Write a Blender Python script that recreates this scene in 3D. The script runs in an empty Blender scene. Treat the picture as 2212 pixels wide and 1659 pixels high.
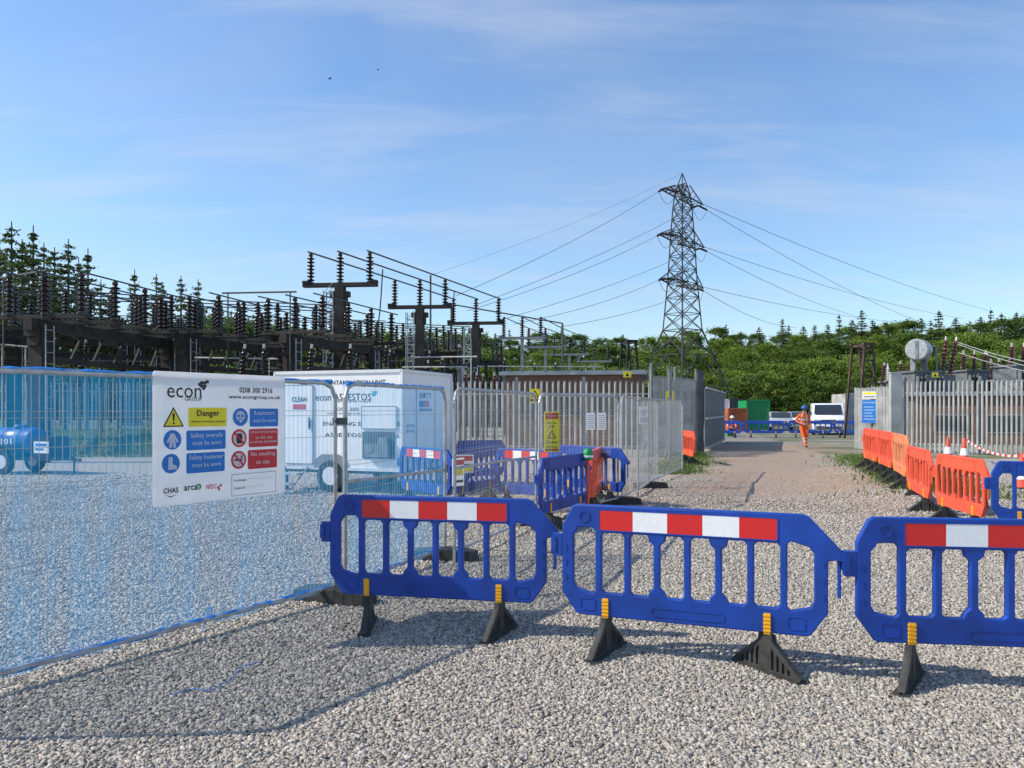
import bpy, bmesh, math, random
import numpy as np
from mathutils import Vector, Matrix, noise
rnd=random.Random(7); npr=np.random.RandomState(5)
S=bpy.context.scene; C=S.collection
F=1660; H=1.65
def X(px,Y): return (px-1106)/F*Y
def Z(py,Y): return H-(py-885)/F*Y
R=math.radians
def sm(t): t=max(0,min(1,t)); return t*t*(3-2*t)
def hgt(x,y):
    h=.65*sm((y-27)/11)*sm((-4-x)/5)
    ax,ay=7.2,13.5; dx,dy=2.0,6.5; t=max(0,min(1,((x-ax)*dx+(y-ay)*dy)/(dx*dx+dy*dy)))
    d=math.hypot(x-ax-t*dx,y-ay-t*dy); h+=.18*math.exp(-(d/1.3)**2)
    return h
def dirtm(x,y):
    nz=noise.noise((x*.35,y*.35,0))+.5*noise.noise((x*1.3,y*1.3,5))+.4*noise.noise((x*3.1,y*3.1,9))
    c=4.9+(y-14)*.335; d=abs(x-c)/(2.6+.04*max(0,y-14))
    return sm(1.5-d+.8*nz)*sm((y-9.5+2.5*nz)/7)*sm((40-y)/6)
# ---------- materials
def nmix(nt,f,a,b,bt='MIX'):
    n=nt.nodes.new('ShaderNodeMix'); n.data_type='RGBA'; n.blend_type=bt
    for s,v in ((0,f),(6,a),(7,b)):
        if isinstance(v,(int,float)): n.inputs[s].default_value=v
        elif isinstance(v,tuple): n.inputs[s].default_value=(*v,1)
        else: nt.links.new(v,n.inputs[s])
    return n.outputs[2]
def mat(name,col,rough=.6,metal=0,var=.15,scale=6,bump=0,bscale=60,trans=0,island=0,dirt=None):
    m=bpy.data.materials.new(name); m.use_nodes=True; nt=m.node_tree; b=nt.nodes['Principled BSDF']; L=nt.links
    tc=nt.nodes.new('ShaderNodeTexCoord'); nz=nt.nodes.new('ShaderNodeTexNoise'); nz.inputs['Scale'].default_value=scale; nz.inputs['Detail'].default_value=5
    L.new(tc.outputs['Object'],nz.inputs['Vector'])
    mr=nt.nodes.new('ShaderNodeMapRange'); mr.inputs[1].default_value=.3; mr.inputs[2].default_value=.7; L.new(nz.outputs[0],mr.inputs[0])
    fac=mr.outputs[0]
    if island:
        g=nt.nodes.new('ShaderNodeNewGeometry'); mm=nt.nodes.new('ShaderNodeMix'); mm.inputs[0].default_value=island
        L.new(mr.outputs[0],mm.inputs[2]); L.new(g.outputs['Random Per Island'],mm.inputs[3]); fac=mm.outputs[0]
    lo=tuple(c*(1-var) for c in col) if dirt is None else dirt
    hi=tuple(min(1,c*(1+var)) for c in col)
    c=nmix(nt,fac,lo,hi); L.new(c,b.inputs['Base Color'])
    b.inputs['Roughness'].default_value=rough; b.inputs['Metallic'].default_value=metal
    if bump:
        n2=nt.nodes.new('ShaderNodeTexNoise'); n2.inputs['Scale'].default_value=bscale; L.new(tc.outputs['Object'],n2.inputs['Vector'])
        bp=nt.nodes.new('ShaderNodeBump'); bp.inputs['Strength'].default_value=bump; bp.inputs['Distance'].default_value=.01; L.new(n2.outputs[0],bp.inputs['Height']); L.new(bp.outputs[0],b.inputs['Normal'])
    if trans:
        tr=nt.nodes.new('ShaderNodeBsdfTranslucent'); L.new(c,tr.inputs[0]); mx=nt.nodes.new('ShaderNodeMixShader'); mx.inputs[0].default_value=trans
        L.new(b.outputs[0],mx.inputs[1]); L.new(tr.outputs[0],mx.inputs[2]); L.new(mx.outputs[0],nt.nodes['Material Output'].inputs[0])
    return m
M={}
M['blue']=mat('blue_plastic',(.003,.047,.31),.5,var=.25,scale=4,bump=.15,bscale=200)
M['red']=mat('red_plastic',(.80,.10,.045),.45,var=.15,scale=3,bump=.1)
M['orange']=mat('orange_plastic',(.72,.23,.10),.5,var=.15,scale=3,bump=.1)
M['rred']=mat('reflective_red',(.66,.02,.02),.3,var=.06,scale=90)
M['rwhite']=mat('reflective_white',(.85,.85,.85),.35,var=.05,scale=60)
M['yellow']=mat('yellow_plastic',(.85,.42,.01),.45,var=.1)
M['rubber']=mat('black_rubber',(.035,.034,.032),.75,var=.5,scale=12,bump=.4,bscale=80)
M['galv']=mat('galvanised_steel',(.42,.43,.43),.45,.35,var=.25,scale=9)
M['pale']=mat('weathered_galvanised',(.42,.415,.39),.6,.1,var=.3,scale=1.4)
M['grey']=mat('grey_paint',(.20,.21,.215),.6,var=.25,scale=3)
M['dgrey']=mat('dark_grey_paint',(.07,.075,.08),.6,var=.3,scale=3)
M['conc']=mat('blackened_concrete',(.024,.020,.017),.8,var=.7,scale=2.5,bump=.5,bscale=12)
M['brown']=mat('rust_brown_steel',(.075,.048,.032),.8,var=.4,scale=2.5)
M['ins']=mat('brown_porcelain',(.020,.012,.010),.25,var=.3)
M['insr']=mat('red_brown_porcelain',(.11,.03,.02),.25,var=.2)
M['alu']=mat('dull_tube',(.07,.066,.062),.5,.3,var=.3,scale=2)
M['lalu']=mat('light_tube',(.5,.5,.48),.4,.3,var=.2)
M['white']=mat('white_panel',(.84,.84,.83),.45,var=.04,scale=2)
M['wpaint']=mat('white_paint',(.8,.8,.8),.25,var=.03)
M['correx']=mat('white_correx',(.92,.91,.91),.5,var=.03,trans=.4)
M['ink']=mat('black_ink',(.015,.015,.02),.6,var=.2)
M['sblue']=mat('sign_blue',(.01,.17,.55),.5,var=.05)
M['sred']=mat('sign_red',(.60,.02,.03),.5,var=.05)
M['syel']=mat('sign_yellow',(.85,.70,.02),.5,var=.05)
M['steal']=mat('sign_teal',(.05,.42,.55),.5,var=.05)
M['sgreen']=mat('sign_green',(.1,.4,.05),.5,var=.05)
M['glass']=mat('dark_glass',(.03,.04,.05),.06,var=.1)
M['tyre']=mat('tyre_rubber',(.02,.02,.02),.8,var=.3)
M['tank']=mat('blue_tank_paint',(.02,.10,.36),.35,var=.2)
M['hiviz']=mat('orange_fabric',(.95,.13,.01),.7,var=.12,scale=9,bump=.3)
M['navy']=mat('navy_fabric',(.015,.02,.05),.8,var=.2)
M['skin']=mat('skin',(.5,.27,.19),.5,var=.06)
M['boot']=mat('boot_leather',(.04,.03,.025),.6,var=.2)
M['silver']=mat('reflective_tape',(.62,.64,.64),.4,var=.05)
M['bark']=mat('bark',(.09,.065,.045),.9,var=.4,scale=5)
M['green']=mat('green_steel',(.01,.26,.08),.5,var=.15)
M['rust']=mat('rusty_skip_paint',(.38,.10,.04),.7,var=.4,scale=2)
M['lamp']=mat('lamp_glass',(.7,.72,.75),.1,var=.05)
M['carp']=mat('silver_car_paint',(.5,.52,.55),.2,.3,var=.03)
M['roof']=mat('roof_metal',(.22,.26,.28),.6,var=.25,scale=2)
M['blueb']=mat('blue_cord',(.01,.21,.62),.6,var=.3,scale=20)
def leafmat(n,a,b,tr=.4,sc=.35):
    m=mat(n,a,.6,island=.45,scale=sc,dirt=a,trans=tr)
    for x in m.node_tree.nodes:
        if x.type=='MIX' and x.data_type=='RGBA': x.inputs[7].default_value=(*b,1)
    return m
M['leafA']=leafmat('spring_leaves',(.085,.145,.015),(.25,.35,.04),.42)
M['leafB']=leafmat('mid_green_leaves',(.05,.10,.014),(.15,.24,.03),.42)
M['leafC']=leafmat('conifer_needles',(.045,.075,.022),(.12,.17,.05))
M['leafD']=leafmat('larch_needles',(.06,.09,.03),(.17,.21,.07))
M['grass']=leafmat('grass_blades',(.06,.11,.015),(.20,.27,.06))
def brick():
    m=mat('brown_brick',(.2,.1,.06),.85); nt=m.node_tree; b=nt.nodes['Principled BSDF']
    tc=nt.nodes.new('ShaderNodeTexCoord'); mp=nt.nodes.new('ShaderNodeMapping'); mp.inputs['Rotation'].default_value=(R(90),0,0)
    br=nt.nodes.new('ShaderNodeTexBrick'); br.inputs['Scale'].default_value=4.5; br.inputs['Color1'].default_value=(.12,.06,.04,1); br.inputs['Color2'].default_value=(.19,.10,.06,1); br.inputs['Mortar'].default_value=(.18,.16,.14,1)
    nt.links.new(tc.outputs['Object'],mp.inputs[0]); nt.links.new(mp.outputs[0],br.inputs[0]); nt.links.new(br.outputs[0],b.inputs['Base Color']); return m
M['brick']=brick()
def netmat():
    m=bpy.data.materials.new('blue_debris_netting'); m.use_nodes=True; nt=m.node_tree; L=nt.links; out=nt.nodes['Material Output']; b=nt.nodes['Principled BSDF']
    b.inputs['Base Color'].default_value=(.01,.29,.66,1); b.inputs['Roughness'].default_value=.5
    tl=nt.nodes.new('ShaderNodeBsdfTranslucent'); tl.inputs[0].default_value=(.02,.42,.84,1)
    m1=nt.nodes.new('ShaderNodeMixShader'); m1.inputs[0].default_value=.55; L.new(b.outputs[0],m1.inputs[1]); L.new(tl.outputs[0],m1.inputs[2])
    tr=nt.nodes.new('ShaderNodeBsdfTransparent'); tr.inputs[0].default_value=(.97,.99,1,1)
    tc=nt.nodes.new('ShaderNodeTexCoord'); mp=nt.nodes.new('ShaderNodeMapping'); mp.inputs['Scale'].default_value=(5,1,.6); nz=nt.nodes.new('ShaderNodeTexNoise'); nz.inputs['Scale'].default_value=1.8; nz.inputs['Detail'].default_value=8
    L.new(tc.outputs['Object'],mp.inputs[0]); L.new(mp.outputs[0],nz.inputs[0])
    mr=nt.nodes.new('ShaderNodeMapRange'); mr.inputs[1].default_value=.3; mr.inputs[2].default_value=.75; mr.inputs[3].default_value=.17; mr.inputs[4].default_value=.38; L.new(nz.outputs[0],mr.inputs[0])
    m2=nt.nodes.new('ShaderNodeMixShader'); L.new(mr.outputs[0],m2.inputs[0]); L.new(tr.outputs[0],m2.inputs[1]); L.new(m1.outputs[0],m2.inputs[2]); L.new(m2.outputs[0],out.inputs[0]); return m
M['net']=netmat()
# ---------- builders
def curve_geo(cu):
    ob=bpy.data.objects.new('tmp',cu); C.objects.link(ob); bpy.context.view_layer.update()
    me=bpy.data.meshes.new_from_object(ob.evaluated_get(bpy.context.evaluated_depsgraph_get()))
    vs=[v.co.copy() for v in me.vertices]; fs=[list(p.vertices) for p in me.polygons]
    bpy.data.objects.remove(ob); bpy.data.curves.remove(cu); bpy.data.meshes.remove(me); return vs,fs
UP=Matrix.Rotation(R(90),4,'X')
class MB:
    def __init__(s,T=None): s.v=[];s.f=[];s.mi=[];s.T=T or Matrix()
    def add(s,vs,fs,mi=0,T=None):
        n=len(s.v); A=s.T@T if T else s.T
        s.v+=[A@Vector(v) for v in vs]; s.f+=[[i+n for i in f] for f in fs]; s.mi+=[mi]*len(fs); return s
    def box(s,c,d,mi=0,T=None):
        x,y,z=[k/2 for k in d]; vs=[(c[0]+a*x,c[1]+b*y,c[2]+e*z) for e in (-1,1) for a,b in ((-1,-1),(1,-1),(1,1),(-1,1))]
        return s.add(vs,[(3,2,1,0),(4,5,6,7),(0,1,5,4),(1,2,6,5),(2,3,7,6),(3,0,4,7)],mi,T)
    def tube(s,p,q,r,n=6,r2=None,mi=0,cap=True):
        p=Vector(p);q=Vector(q);d=q-p
        if d.length<1e-6: return s
        T=d.to_track_quat('Z','Y').to_matrix(); r2=r if r2 is None else r2; vs=[]
        for k,(o,rr) in enumerate(((p,r),(q,r2))):
            for i in range(n):
                a=2*math.pi*(i+.5)/n; vs.append(o+T@Vector((rr*math.cos(a),rr*math.sin(a),0)))
        fs=[(i,(i+1)%n,n+(i+1)%n,n+i) for i in range(n)]
        if cap: fs+=[list(range(n))[::-1],list(range(n,2*n))]
        return s.add(vs,fs,mi)
    def path(s,pts,r,n=6,mi=0):
        for a,b in zip(pts,pts[1:]): s.tube(a,b,r,n,mi=mi)
        return s
    def beam(s,p,q,w,h,mi=0):
        p=Vector(p);q=Vector(q);d=q-p; T=d.to_track_quat('X','Z').to_matrix().to_4x4(); T.translation=(p+q)/2
        return s.box((0,0,0),(d.length,w,h),mi,T)
    def lathe(s,prof,n=12,mi=0,T=None):
        vs=[];fs=[]
        for r,z in prof:
            for i in range(n): a=2*math.pi*i/n; vs.append((r*math.cos(a),r*math.sin(a),z))
        for k in range(len(prof)-1):
            for i in range(n): j=(i+1)%n; fs.append((k*n+i,k*n+j,(k+1)*n+j,(k+1)*n+i))
        fs.append(list(range(n))[::-1]); fs.append(list(range((len(prof)-1)*n,len(prof)*n)))
        return s.add(vs,fs,mi,T)
    def plate(s,outl,holes=(),th=.05,bev=0,mi=0,T=None):
        cu=bpy.data.curves.new('c','CURVE'); cu.dimensions='2D'; cu.fill_mode='BOTH'; cu.extrude=th/2-bev; cu.bevel_depth=bev; cu.bevel_resolution=1; cu.offset=-bev
        for poly in [outl]+list(holes):
            sp=cu.splines.new('POLY'); sp.points.add(len(poly)-1); sp.use_cyclic_u=True
            for i,p in enumerate(poly): sp.points[i].co=(p[0],p[1],0,1)
        vs,fs=curve_geo(cu); return s.add(vs,fs,mi,T)
    def poly(s,pts,z,mi=0): return s.add([(p[0],p[1],z) for p in pts],[list(range(len(pts)))],mi)
    def rect(s,x0,y0,x1,y1,z,mi=0): return s.poly([(x0,y0),(x1,y0),(x1,y1),(x0,y1)],z,mi)
    def disc(s,x,y,r,z,mi=0,n=20): return s.poly([(x+r*math.cos(6.2832*i/n),y+r*math.sin(6.2832*i/n)) for i in range(n)],z,mi)
    def text(s,t,x,y,w,h,z,mi=0,bold=0,al='L'):
        cu=bpy.data.curves.new('t','FONT'); cu.body=t; cu.size=1; cu.offset=bold; cu.fill_mode='FRONT'; cu.resolution_u=2; cu.space_character=1+bold*3
        vs,fs=curve_geo(cu)
        x0=min(v.x for v in vs);x1=max(v.x for v in vs);y0=min(v.y for v in vs);y1=max(v.y for v in vs)
        sx=w/(x1-x0); sy=h/(y1-y0); o=x if al=='L' else x-w/2
        return s.add([(o+(v.x-x0)*sx,y+(v.y-y0)*sy,z) for v in vs],fs,mi)
    def mesh(s,name,mats,smooth=False):
        me=bpy.data.meshes.new(name); me.from_pydata(s.v,[],s.f)
        for m in (mats if isinstance(mats,(list,tuple)) else [mats]): me.materials.append(M[m] if isinstance(m,str) else m)
        me.polygons.foreach_set('material_index',s.mi)
        if smooth:
            me.polygons.foreach_set('use_smooth',[True]*len(me.polygons)); me.set_sharp_from_angle(angle=R(38))
        me.update(); return me
    def build(s,name,mats,parent=None,smooth=False): return inst(name,s.mesh(name,mats,smooth),parent)
def inst(name,me,parent=None,loc=None,rot=None,sc=None):
    o=bpy.data.objects.new(name,me); C.objects.link(o); o.parent=parent
    if loc is not None: o.location=loc
    if rot is not None: o.rotation_euler=rot
    if sc is not None: o.scale=sc
    return o
def tag(o,label,cat,group=None):
    o['label']=label; o['category']=cat
    if group: o['group']=group
    return o
def thing(name,label,cat,loc=(0,0,0),rz=0,group=None,sc=None):
    o=inst(name,None,None,loc,(0,0,rz),sc); o.empty_display_size=.2; return tag(o,label,cat,group)
def npmesh(name,v,f,mats,parent=None):
    me=bpy.data.meshes.new(name); n=f.shape[1]; me.vertices.add(len(v)); me.vertices.foreach_set('co',v.astype(np.float32).ravel())
    me.loops.add(f.size); me.loops.foreach_set('vertex_index',f.astype(np.int32).ravel()); me.polygons.add(len(f)); me.polygons.foreach_set('loop_start',np.arange(0,f.size,n,dtype=np.int32))
    for m in mats: me.materials.append(M[m] if isinstance(m,str) else m)
    me.update(calc_edges=True); return me
# ---------- ground
def ground():
    xs=[-900,-400,-200,-100,-60]+list(np.arange(-40,40.1,.35))+[60,100,200,400,900]
    ys=[-60,-20,-8]+list(np.arange(-2,60.1,.35))+[75,100,150,300,600,1500]
    v=[];dirt=[];gr=[];asp=[]
    for y in ys:
        for x in xs:
            v.append((x,y,hgt(x,y)+((.014*noise.noise((x*.7,y*.7,3))+.008*noise.noise((x*2.3,y*2.3,6))) if y>9 else 0)))
            nz=noise.noise((x*.35,y*.35,0))+.5*noise.noise((x*1.1,y*1.1,5))
            dirt.append(dirtm(x,y)); asp.append(sm((y-34+2*nz)/8)*sm((x-2)/3))
            g=0
            if x<-4: g=max(g,sm((y-26+2*nz)/3)*sm((-x-6.5)/3))
            g=max(g,sm(1.0-abs(x-(5.2+(y-23)*.27))/1.0+nz)*sm((y-19)/3)*sm((31-y)/2)*.8 if x<7 else 0)
            ex=8.6+(y-16)*.33; g=max(g,sm(.9-abs(x-ex)/1.2+nz)*sm((y-13)/2)*sm((28-y)/2)*.9)
            if y>62: g=1
            if y>26 and x>11.5+(y-28)*.2 and y<60: g=max(g,.5+nz)
            gr.append(max(0,min(1,g)))
    v=np.array(v); n=len(xs); f=[]
    for j in range(len(ys)-1):
        for i in range(n-1): a=j*n+i; f.append((a,a+1,a+1+n,a+n))
    m=bpy.data.materials.new('ground_gravel'); m.use_nodes=True; nt=m.node_tree; L=nt.links; b=nt.nodes['Principled BSDF']; b.inputs['Roughness'].default_value=.9
    tc=nt.nodes.new('ShaderNodeTexCoord'); vo=nt.nodes.new('ShaderNodeTexVoronoi'); vo.inputs['Scale'].default_value=44; L.new(tc.outputs['Object'],vo.inputs[0])
    n1=nt.nodes.new('ShaderNodeTexNoise'); n1.inputs['Scale'].default_value=.35; n1.inputs['Detail'].default_value=6; L.new(tc.outputs['Object'],n1.inputs[0])
    n2=nt.nodes.new('ShaderNodeTexNoise'); n2.inputs['Scale'].default_value=7; n2.inputs['Detail'].default_value=9; n2.inputs['Roughness'].default_value=.7; L.new(tc.outputs['Object'],n2.inputs[0])
    n3=nt.nodes.new('ShaderNodeTexNoise'); n3.inputs['Scale'].default_value=.8; n3.inputs['Detail'].default_value=5; L.new(tc.outputs['Object'],n3.inputs[0])
    sp=nt.nodes.new('ShaderNodeSeparateColor'); L.new(vo.outputs['Color'],sp.inputs[0])
    st=nt.nodes.new('ShaderNodeMapRange'); st.inputs[1].default_value=.35; st.inputs[2].default_value=.65; L.new(n2.outputs[0],st.inputs[0])
    s3=nt.nodes.new('ShaderNodeMapRange'); s3.inputs[1].default_value=.4; s3.inputs[2].default_value=.62; L.new(n3.outputs[0],s3.inputs[0])
    g0=nmix(nt,sp.outputs[0],(.20,.18,.155),(.56,.50,.425)); grv=nmix(nt,n1.outputs[0],g0,(.38,.342,.292))
    def at(nm):
        a=nt.nodes.new('ShaderNodeAttribute'); a.attribute_name=nm; return a.outputs['Fac']
    dc=nmix(nt,st.outputs[0],(.22,.145,.09),(.45,.33,.23)); dc=nmix(nt,s3.outputs[0],dc,nmix(nt,st.outputs[0],(.26,.155,.10),(.47,.31,.20))); d2=nmix(nt,.28,dc,g0)
    col=nmix(nt,at('dirt'),grv,d2); col=nmix(nt,at('asph'),col,nmix(nt,st.outputs[0],(.19,.17,.145),(.33,.30,.255)))
    col=nmix(nt,at('gras'),col,nmix(nt,st.outputs[0],(.07,.09,.03),(.17,.20,.07))); L.new(col,b.inputs['Base Color'])
    bp=nt.nodes.new('ShaderNodeBump'); bp.inputs['Strength'].default_value=.9; bp.inputs['Distance'].default_value=.015; bp.invert=True; L.new(vo.outputs['Distance'],bp.inputs['Height'])
    b2=nt.nodes.new('ShaderNodeBump'); b2.inputs['Strength'].default_value=.5; b2.inputs['Distance'].default_value=.05; L.new(n2.outputs[0],b2.inputs['Height']); L.new(bp.outputs[0],b2.inputs['Normal']); L.new(b2.outputs[0],b.inputs['Normal'])
    me=npmesh('ground',v,np.array(f),[m])
    for nm,ar in (('dirt',dirt),('gras',gr),('asph',asp)):
        a=me.attributes.new(nm,'FLOAT','POINT'); a.data.foreach_set('value',ar)
    o=inst('ground',me); o['kind']='structure'
ground()
def stones():
    m=mat('limestone_chips',(.33,.31,.28),.9,var=.65,scale=40,island=.75)
    for x in m.node_tree.nodes:
        if x.type=='MIX' and x.data_type=='RGBA': x.inputs[6].default_value=(.205,.182,.152,1); x.inputs[7].default_value=(.60,.535,.45,1)
    N=720000; y=3.2+npr.rand(N)*17.0; x=(npr.rand(N)*2-1)*(.69*y+.2)
    k=npr.rand(N)<np.where(y<6.5,1,np.clip(6.5/y,.2,1)**1.6)*np.clip((20.5-y)/8,0,1)*np.clip(.75+1.2/y,0,1); k&=~((x<-3.2)&(y<4.3)); x=x[k];y=y[k]
    dm=np.array([dirtm(a,b) if b>8 else 0 for a,b in zip(x,y)]); k=npr.rand(len(x))>dm*.95; x=x[k];y=y[k];N=len(x)
    s=(.0042+.0076*npr.rand(N)**2.0+.00052*np.maximum(0,y-4))[:,None,None]
    base=np.array([(a,b,c) for c in (-1,1) for a,b in ((-1,-1),(1,-1),(1,1),(-1,1))],float)[None]
    v=base*(1+.8*(npr.rand(N,8,3)-.5))*np.stack([.9+.8*npr.rand(N),.6+.5*npr.rand(N),.28+.34*npr.rand(N)],1)[:,None,:]
    v*=s
    q=npr.randn(N,4)*np.array([1,.2,.2,1]); q/=np.linalg.norm(q,axis=1)[:,None]; w,a,b,c=q.T
    Rm=np.stack([1-2*(b*b+c*c),2*(a*b-c*w),2*(a*c+b*w),2*(a*b+c*w),1-2*(a*a+c*c),2*(b*c-a*w),2*(a*c-b*w),2*(b*c+a*w),1-2*(a*a+b*b)],1).reshape(N,3,3)
    v=np.einsum('nij,nkj->nki',Rm,v)
    z=.003+.006*npr.rand(N); z+=np.array([hgt(p,r) if r>11 else 0 for p,r in zip(x,y)])
    v+=np.stack([x,y,z],1)[:,None,:]
    fc=np.array([(3,2,1,0),(4,5,6,7),(0,1,5,4),(1,2,6,5),(2,3,7,6),(3,0,4,7)])
    f=(fc[None]+8*np.arange(N)[:,None,None]).reshape(-1,4)
    o=inst('gravel_stones',npmesh('gravel_stones',v.reshape(-1,3),f,[m])); tag(o,'loose pale grey limestone chips covering the foreground','gravel'); o['kind']='stuff'
stones()
def grassblades():
    P=[]
    def sc(n,fx):
        for _ in range(n):
            x,y,h=fx(); P.append((x,y,hgt(x,y),h))
    sc(5000,lambda:(lambda y:(5.0+(y-23)*.27+rnd.gauss(0,.4),y,rnd.uniform(.02,.11)))(rnd.uniform(19.5,29.5)))
    sc(9000,lambda:(lambda y:(8.8+(y-16)*.33+rnd.gauss(0,.6),y,rnd.uniform(.03,.15)))(rnd.uniform(13.5,27.5)))
    sc(14000,lambda:(rnd.uniform(-26,-6.5),26.5+11*rnd.random()**1.2,rnd.uniform(.06,.22)))
    P=np.array(P);N=len(P);a=npr.rand(N)*6.28;w=.012+.015*npr.rand(N)
    dx=np.cos(a)*w;dy=np.sin(a)*w;l=(npr.rand(N,2)-.5)*.15
    v=np.stack([np.stack([P[:,0]-dx,P[:,1]-dy,P[:,2]-.01],1),np.stack([P[:,0]+dx,P[:,1]+dy,P[:,2]-.01],1),np.stack([P[:,0]+l[:,0],P[:,1]+l[:,1],P[:,2]+P[:,3]],1)],1).reshape(-1,3)
    o=inst('grass',npmesh('grass',v,np.arange(3*N).reshape(-1,3),['grass'])); tag(o,'rough green grass along the fences and track edges','grass'); o['kind']='stuff'
grassblades()
def hill():
    mb=MB(); xs=list(range(-260,330,14)); ys=[98,108,120,137,160,200]; n=len(xs)
    zz=[-.1,1.5,4,7,10,13]
    vs=[(x,y+rnd.uniform(-2,2),z*(1+.25*math.sin(x*.02))+(rnd.uniform(-.5,.5) if z>0 else 0)) for y,z in zip(ys,zz) for x in xs]
    fs=[(j*n+i,j*n+i+1,(j+1)*n+i+1,(j+1)*n+i) for j in range(len(ys)-1) for i in range(n-1)]
    mb.add(vs,fs); o=mb.build('hill','leafB',None,True); o['kind']='structure'
hill()
# ---------- trees
def leafq(cs,s):
    N=len(cs); a=npr.randn(N,3); a/=np.linalg.norm(a,axis=1)[:,None]; b=np.cross(a,npr.randn(N,3)); b/=np.linalg.norm(b,axis=1)[:,None]
    s=(s*(.6+.8*npr.rand(N)))[:,None]; a=a*s; b=b*s*.6
    return np.stack([cs-a,cs-b,cs+a,cs+b],1).reshape(-1,3)
def broadleaf(h,w,leaf,ncl=110,per=150,s=.14,low=.06):
    t=MB(); t.tube((0,0,-.3),(0,0,h*.55),.02*h,7,.011*h); cs=[]
    for k in range(ncl):
        z=low+(1-low)*rnd.random(); rr=math.sqrt(max(.03,1-((z-.45)/.58)**2))*w*(.3+.75*rnd.random()**.5); a=rnd.random()*6.28
        c=np.array([rr*math.cos(a),rr*math.sin(a),z*h*.96]); r=.075*h*(.4+1.0*rnd.random())
        if k<9: t.tube((0,0,h*(.2+.035*k)),tuple(c*.85),.007*h,5,.003*h)
        p=npr.randn(per,3)*.55*r*np.array([1.25,1.25,.8]); cs.append(p+c)
    v=leafq(np.concatenate(cs),s); f=np.arange(len(v)).reshape(-1,4)
    return t.mesh('trunk','bark',True),npmesh('crown',v,f,[leaf])
def conifer(h,w,leaf,s=.12,open_=0.,den=24,tuft=1.):
    t=MB(); t.tube((0,0,-.3),(0,0,h*.99),.014*h,7,.002*h); cs=[]
    nl=int(h*2.0)
    for k in range(nl):
        z=h*(.08+.91*k/nl)+rnd.uniform(-.15,.15); rad=w*(1-(k/nl))**.8*(.6+.6*rnd.random())+.12
        for j in range(8):
            if rnd.random()<open_: continue
            a=rnd.random()*6.28; L=rad*(.55+.55*rnd.random()); up=rnd.uniform(-.1,.12)
            if k%2==0 and j<4: t.tube((0,0,z),(L*.9*math.cos(a),L*.9*math.sin(a),z+(up-.12)*L),.025,4,.01)
            for q in range(max(6,int(L*den))):
                u=rnd.random()**.75; sp=(.05+.08*L*(1-.7*u))*tuft; cs.append((L*u*math.cos(a)+rnd.gauss(0,sp),L*u*math.sin(a)+rnd.gauss(0,sp),z+(up-.26)*L*u+.2*L*u*u-abs(rnd.gauss(0,.12))))
    v=leafq(np.array(cs),s); f=np.arange(len(v)).reshape(-1,4)
    return t.mesh('trunk','bark',True),npmesh('crown',v,f,[leaf])
BL=[broadleaf(10,3.6,'leafA'),broadleaf(10,4.2,'leafA',95),broadleaf(10,3.4,'leafB'),broadleaf(10,4.0,'leafB',115)]
SH=[broadleaf(5,2.8,'leafA',60,100,.10,.0),broadleaf(5,3.1,'leafB',60,100,.10,.0)]
CO=[conifer(14,2.7,'leafC',.11,.05),conifer(14,2.3,'leafC',.11,.12),conifer(14,2.5,'leafD',.11,.3,18),conifer(14,3.2,'leafC',.11,.15,22,1.3)]
def tree(k,px,Y,top,label,name,group,base=0):
    me,h0=({0:(BL,10),1:(SH,5),2:(CO,14)}[k[0]]); tr,cr=me[k[1]]
    h=Z(top,Y)-base; s=h/h0
    o=thing(name,label,'tree' if k[0]!=1 else 'bush',(X(px,Y),Y,base),rnd.random()*6.28,group,(s*k[2],)*2+(s,))
    inst('trunk',tr,o); inst('crown',cr,o)
def sky_r(px): return float(np.interp(px,[900,1100,1300,1480,1600,1700,1850,2000,2212,2400],[735,728,720,722,708,716,702,700,690,686]))
def hz(Y): return float(np.interp(Y,[98,108,120,137,160],[0,1.5,4,7,10]))
for i,px in enumerate(range(1060,2270,48)):
    Y=150+rnd.uniform(-6,8); t=sky_r(px)+rnd.uniform(-10,12)
    tree((0,rnd.choice([2,3,0]),1.1),px+rnd.uniform(-12,12),Y,t,'leafy green tree high at the back of the wooded slope','broadleaf_tree','back row of leafy trees',hz(Y))
for px,t in [(1345,712),(1455,716),(1568,690),(1690,684),(1704,694),(1760,690),(1813,672),(1862,664),(1915,684),(1950,692),(1990,680),(2028,660),(2065,674),(2140,655),(2163,668),(2196,666),(1640,700),(1100,700),(1070,715),(2010,686),(2118,678),(1735,700),(1600,706),(1840,684),(1788,690),(1885,686),(2095,682)]:
    tree((2,rnd.choice([0,1,3]),rnd.uniform(1.1,1.6)),px,142+rnd.uniform(-3,10),t+4+rnd.uniform(-3,6),'dark conifer rising above the leafy skyline of the slope','conifer_tree','conifers above the wooded skyline',7)
for i,px in enumerate(range(1050,2270,56)):
    Y=121+rnd.uniform(-5,5); tree((0,rnd.choice([0,1,2,2]),1.2),px+rnd.uniform(-15,15),Y,sky_r(px)+32+rnd.uniform(-14,14),'bright leafy tree in the middle of the wooded slope','broadleaf_tree','middle row of leafy trees',hz(Y))
for i,px in enumerate(range(1180,2270,54)):
    Y=102+rnd.uniform(-2,3); tree((0,rnd.choice([0,1,3]),1.35),px+rnd.uniform(-15,15),Y,sky_r(px)+70+rnd.uniform(-14,16),'spring green tree in the front row of the wood','broadleaf_tree','front row of leafy trees',0)
for i,px in enumerate(range(1170,2270,60)):
    Y=95+rnd.uniform(-2,2); tree((1,i%2,1.1),px+rnd.uniform(-15,15),Y,806+rnd.uniform(-14,16),'low bush at the foot of the wood','bush','bushes at the foot of the wood',0)
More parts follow.
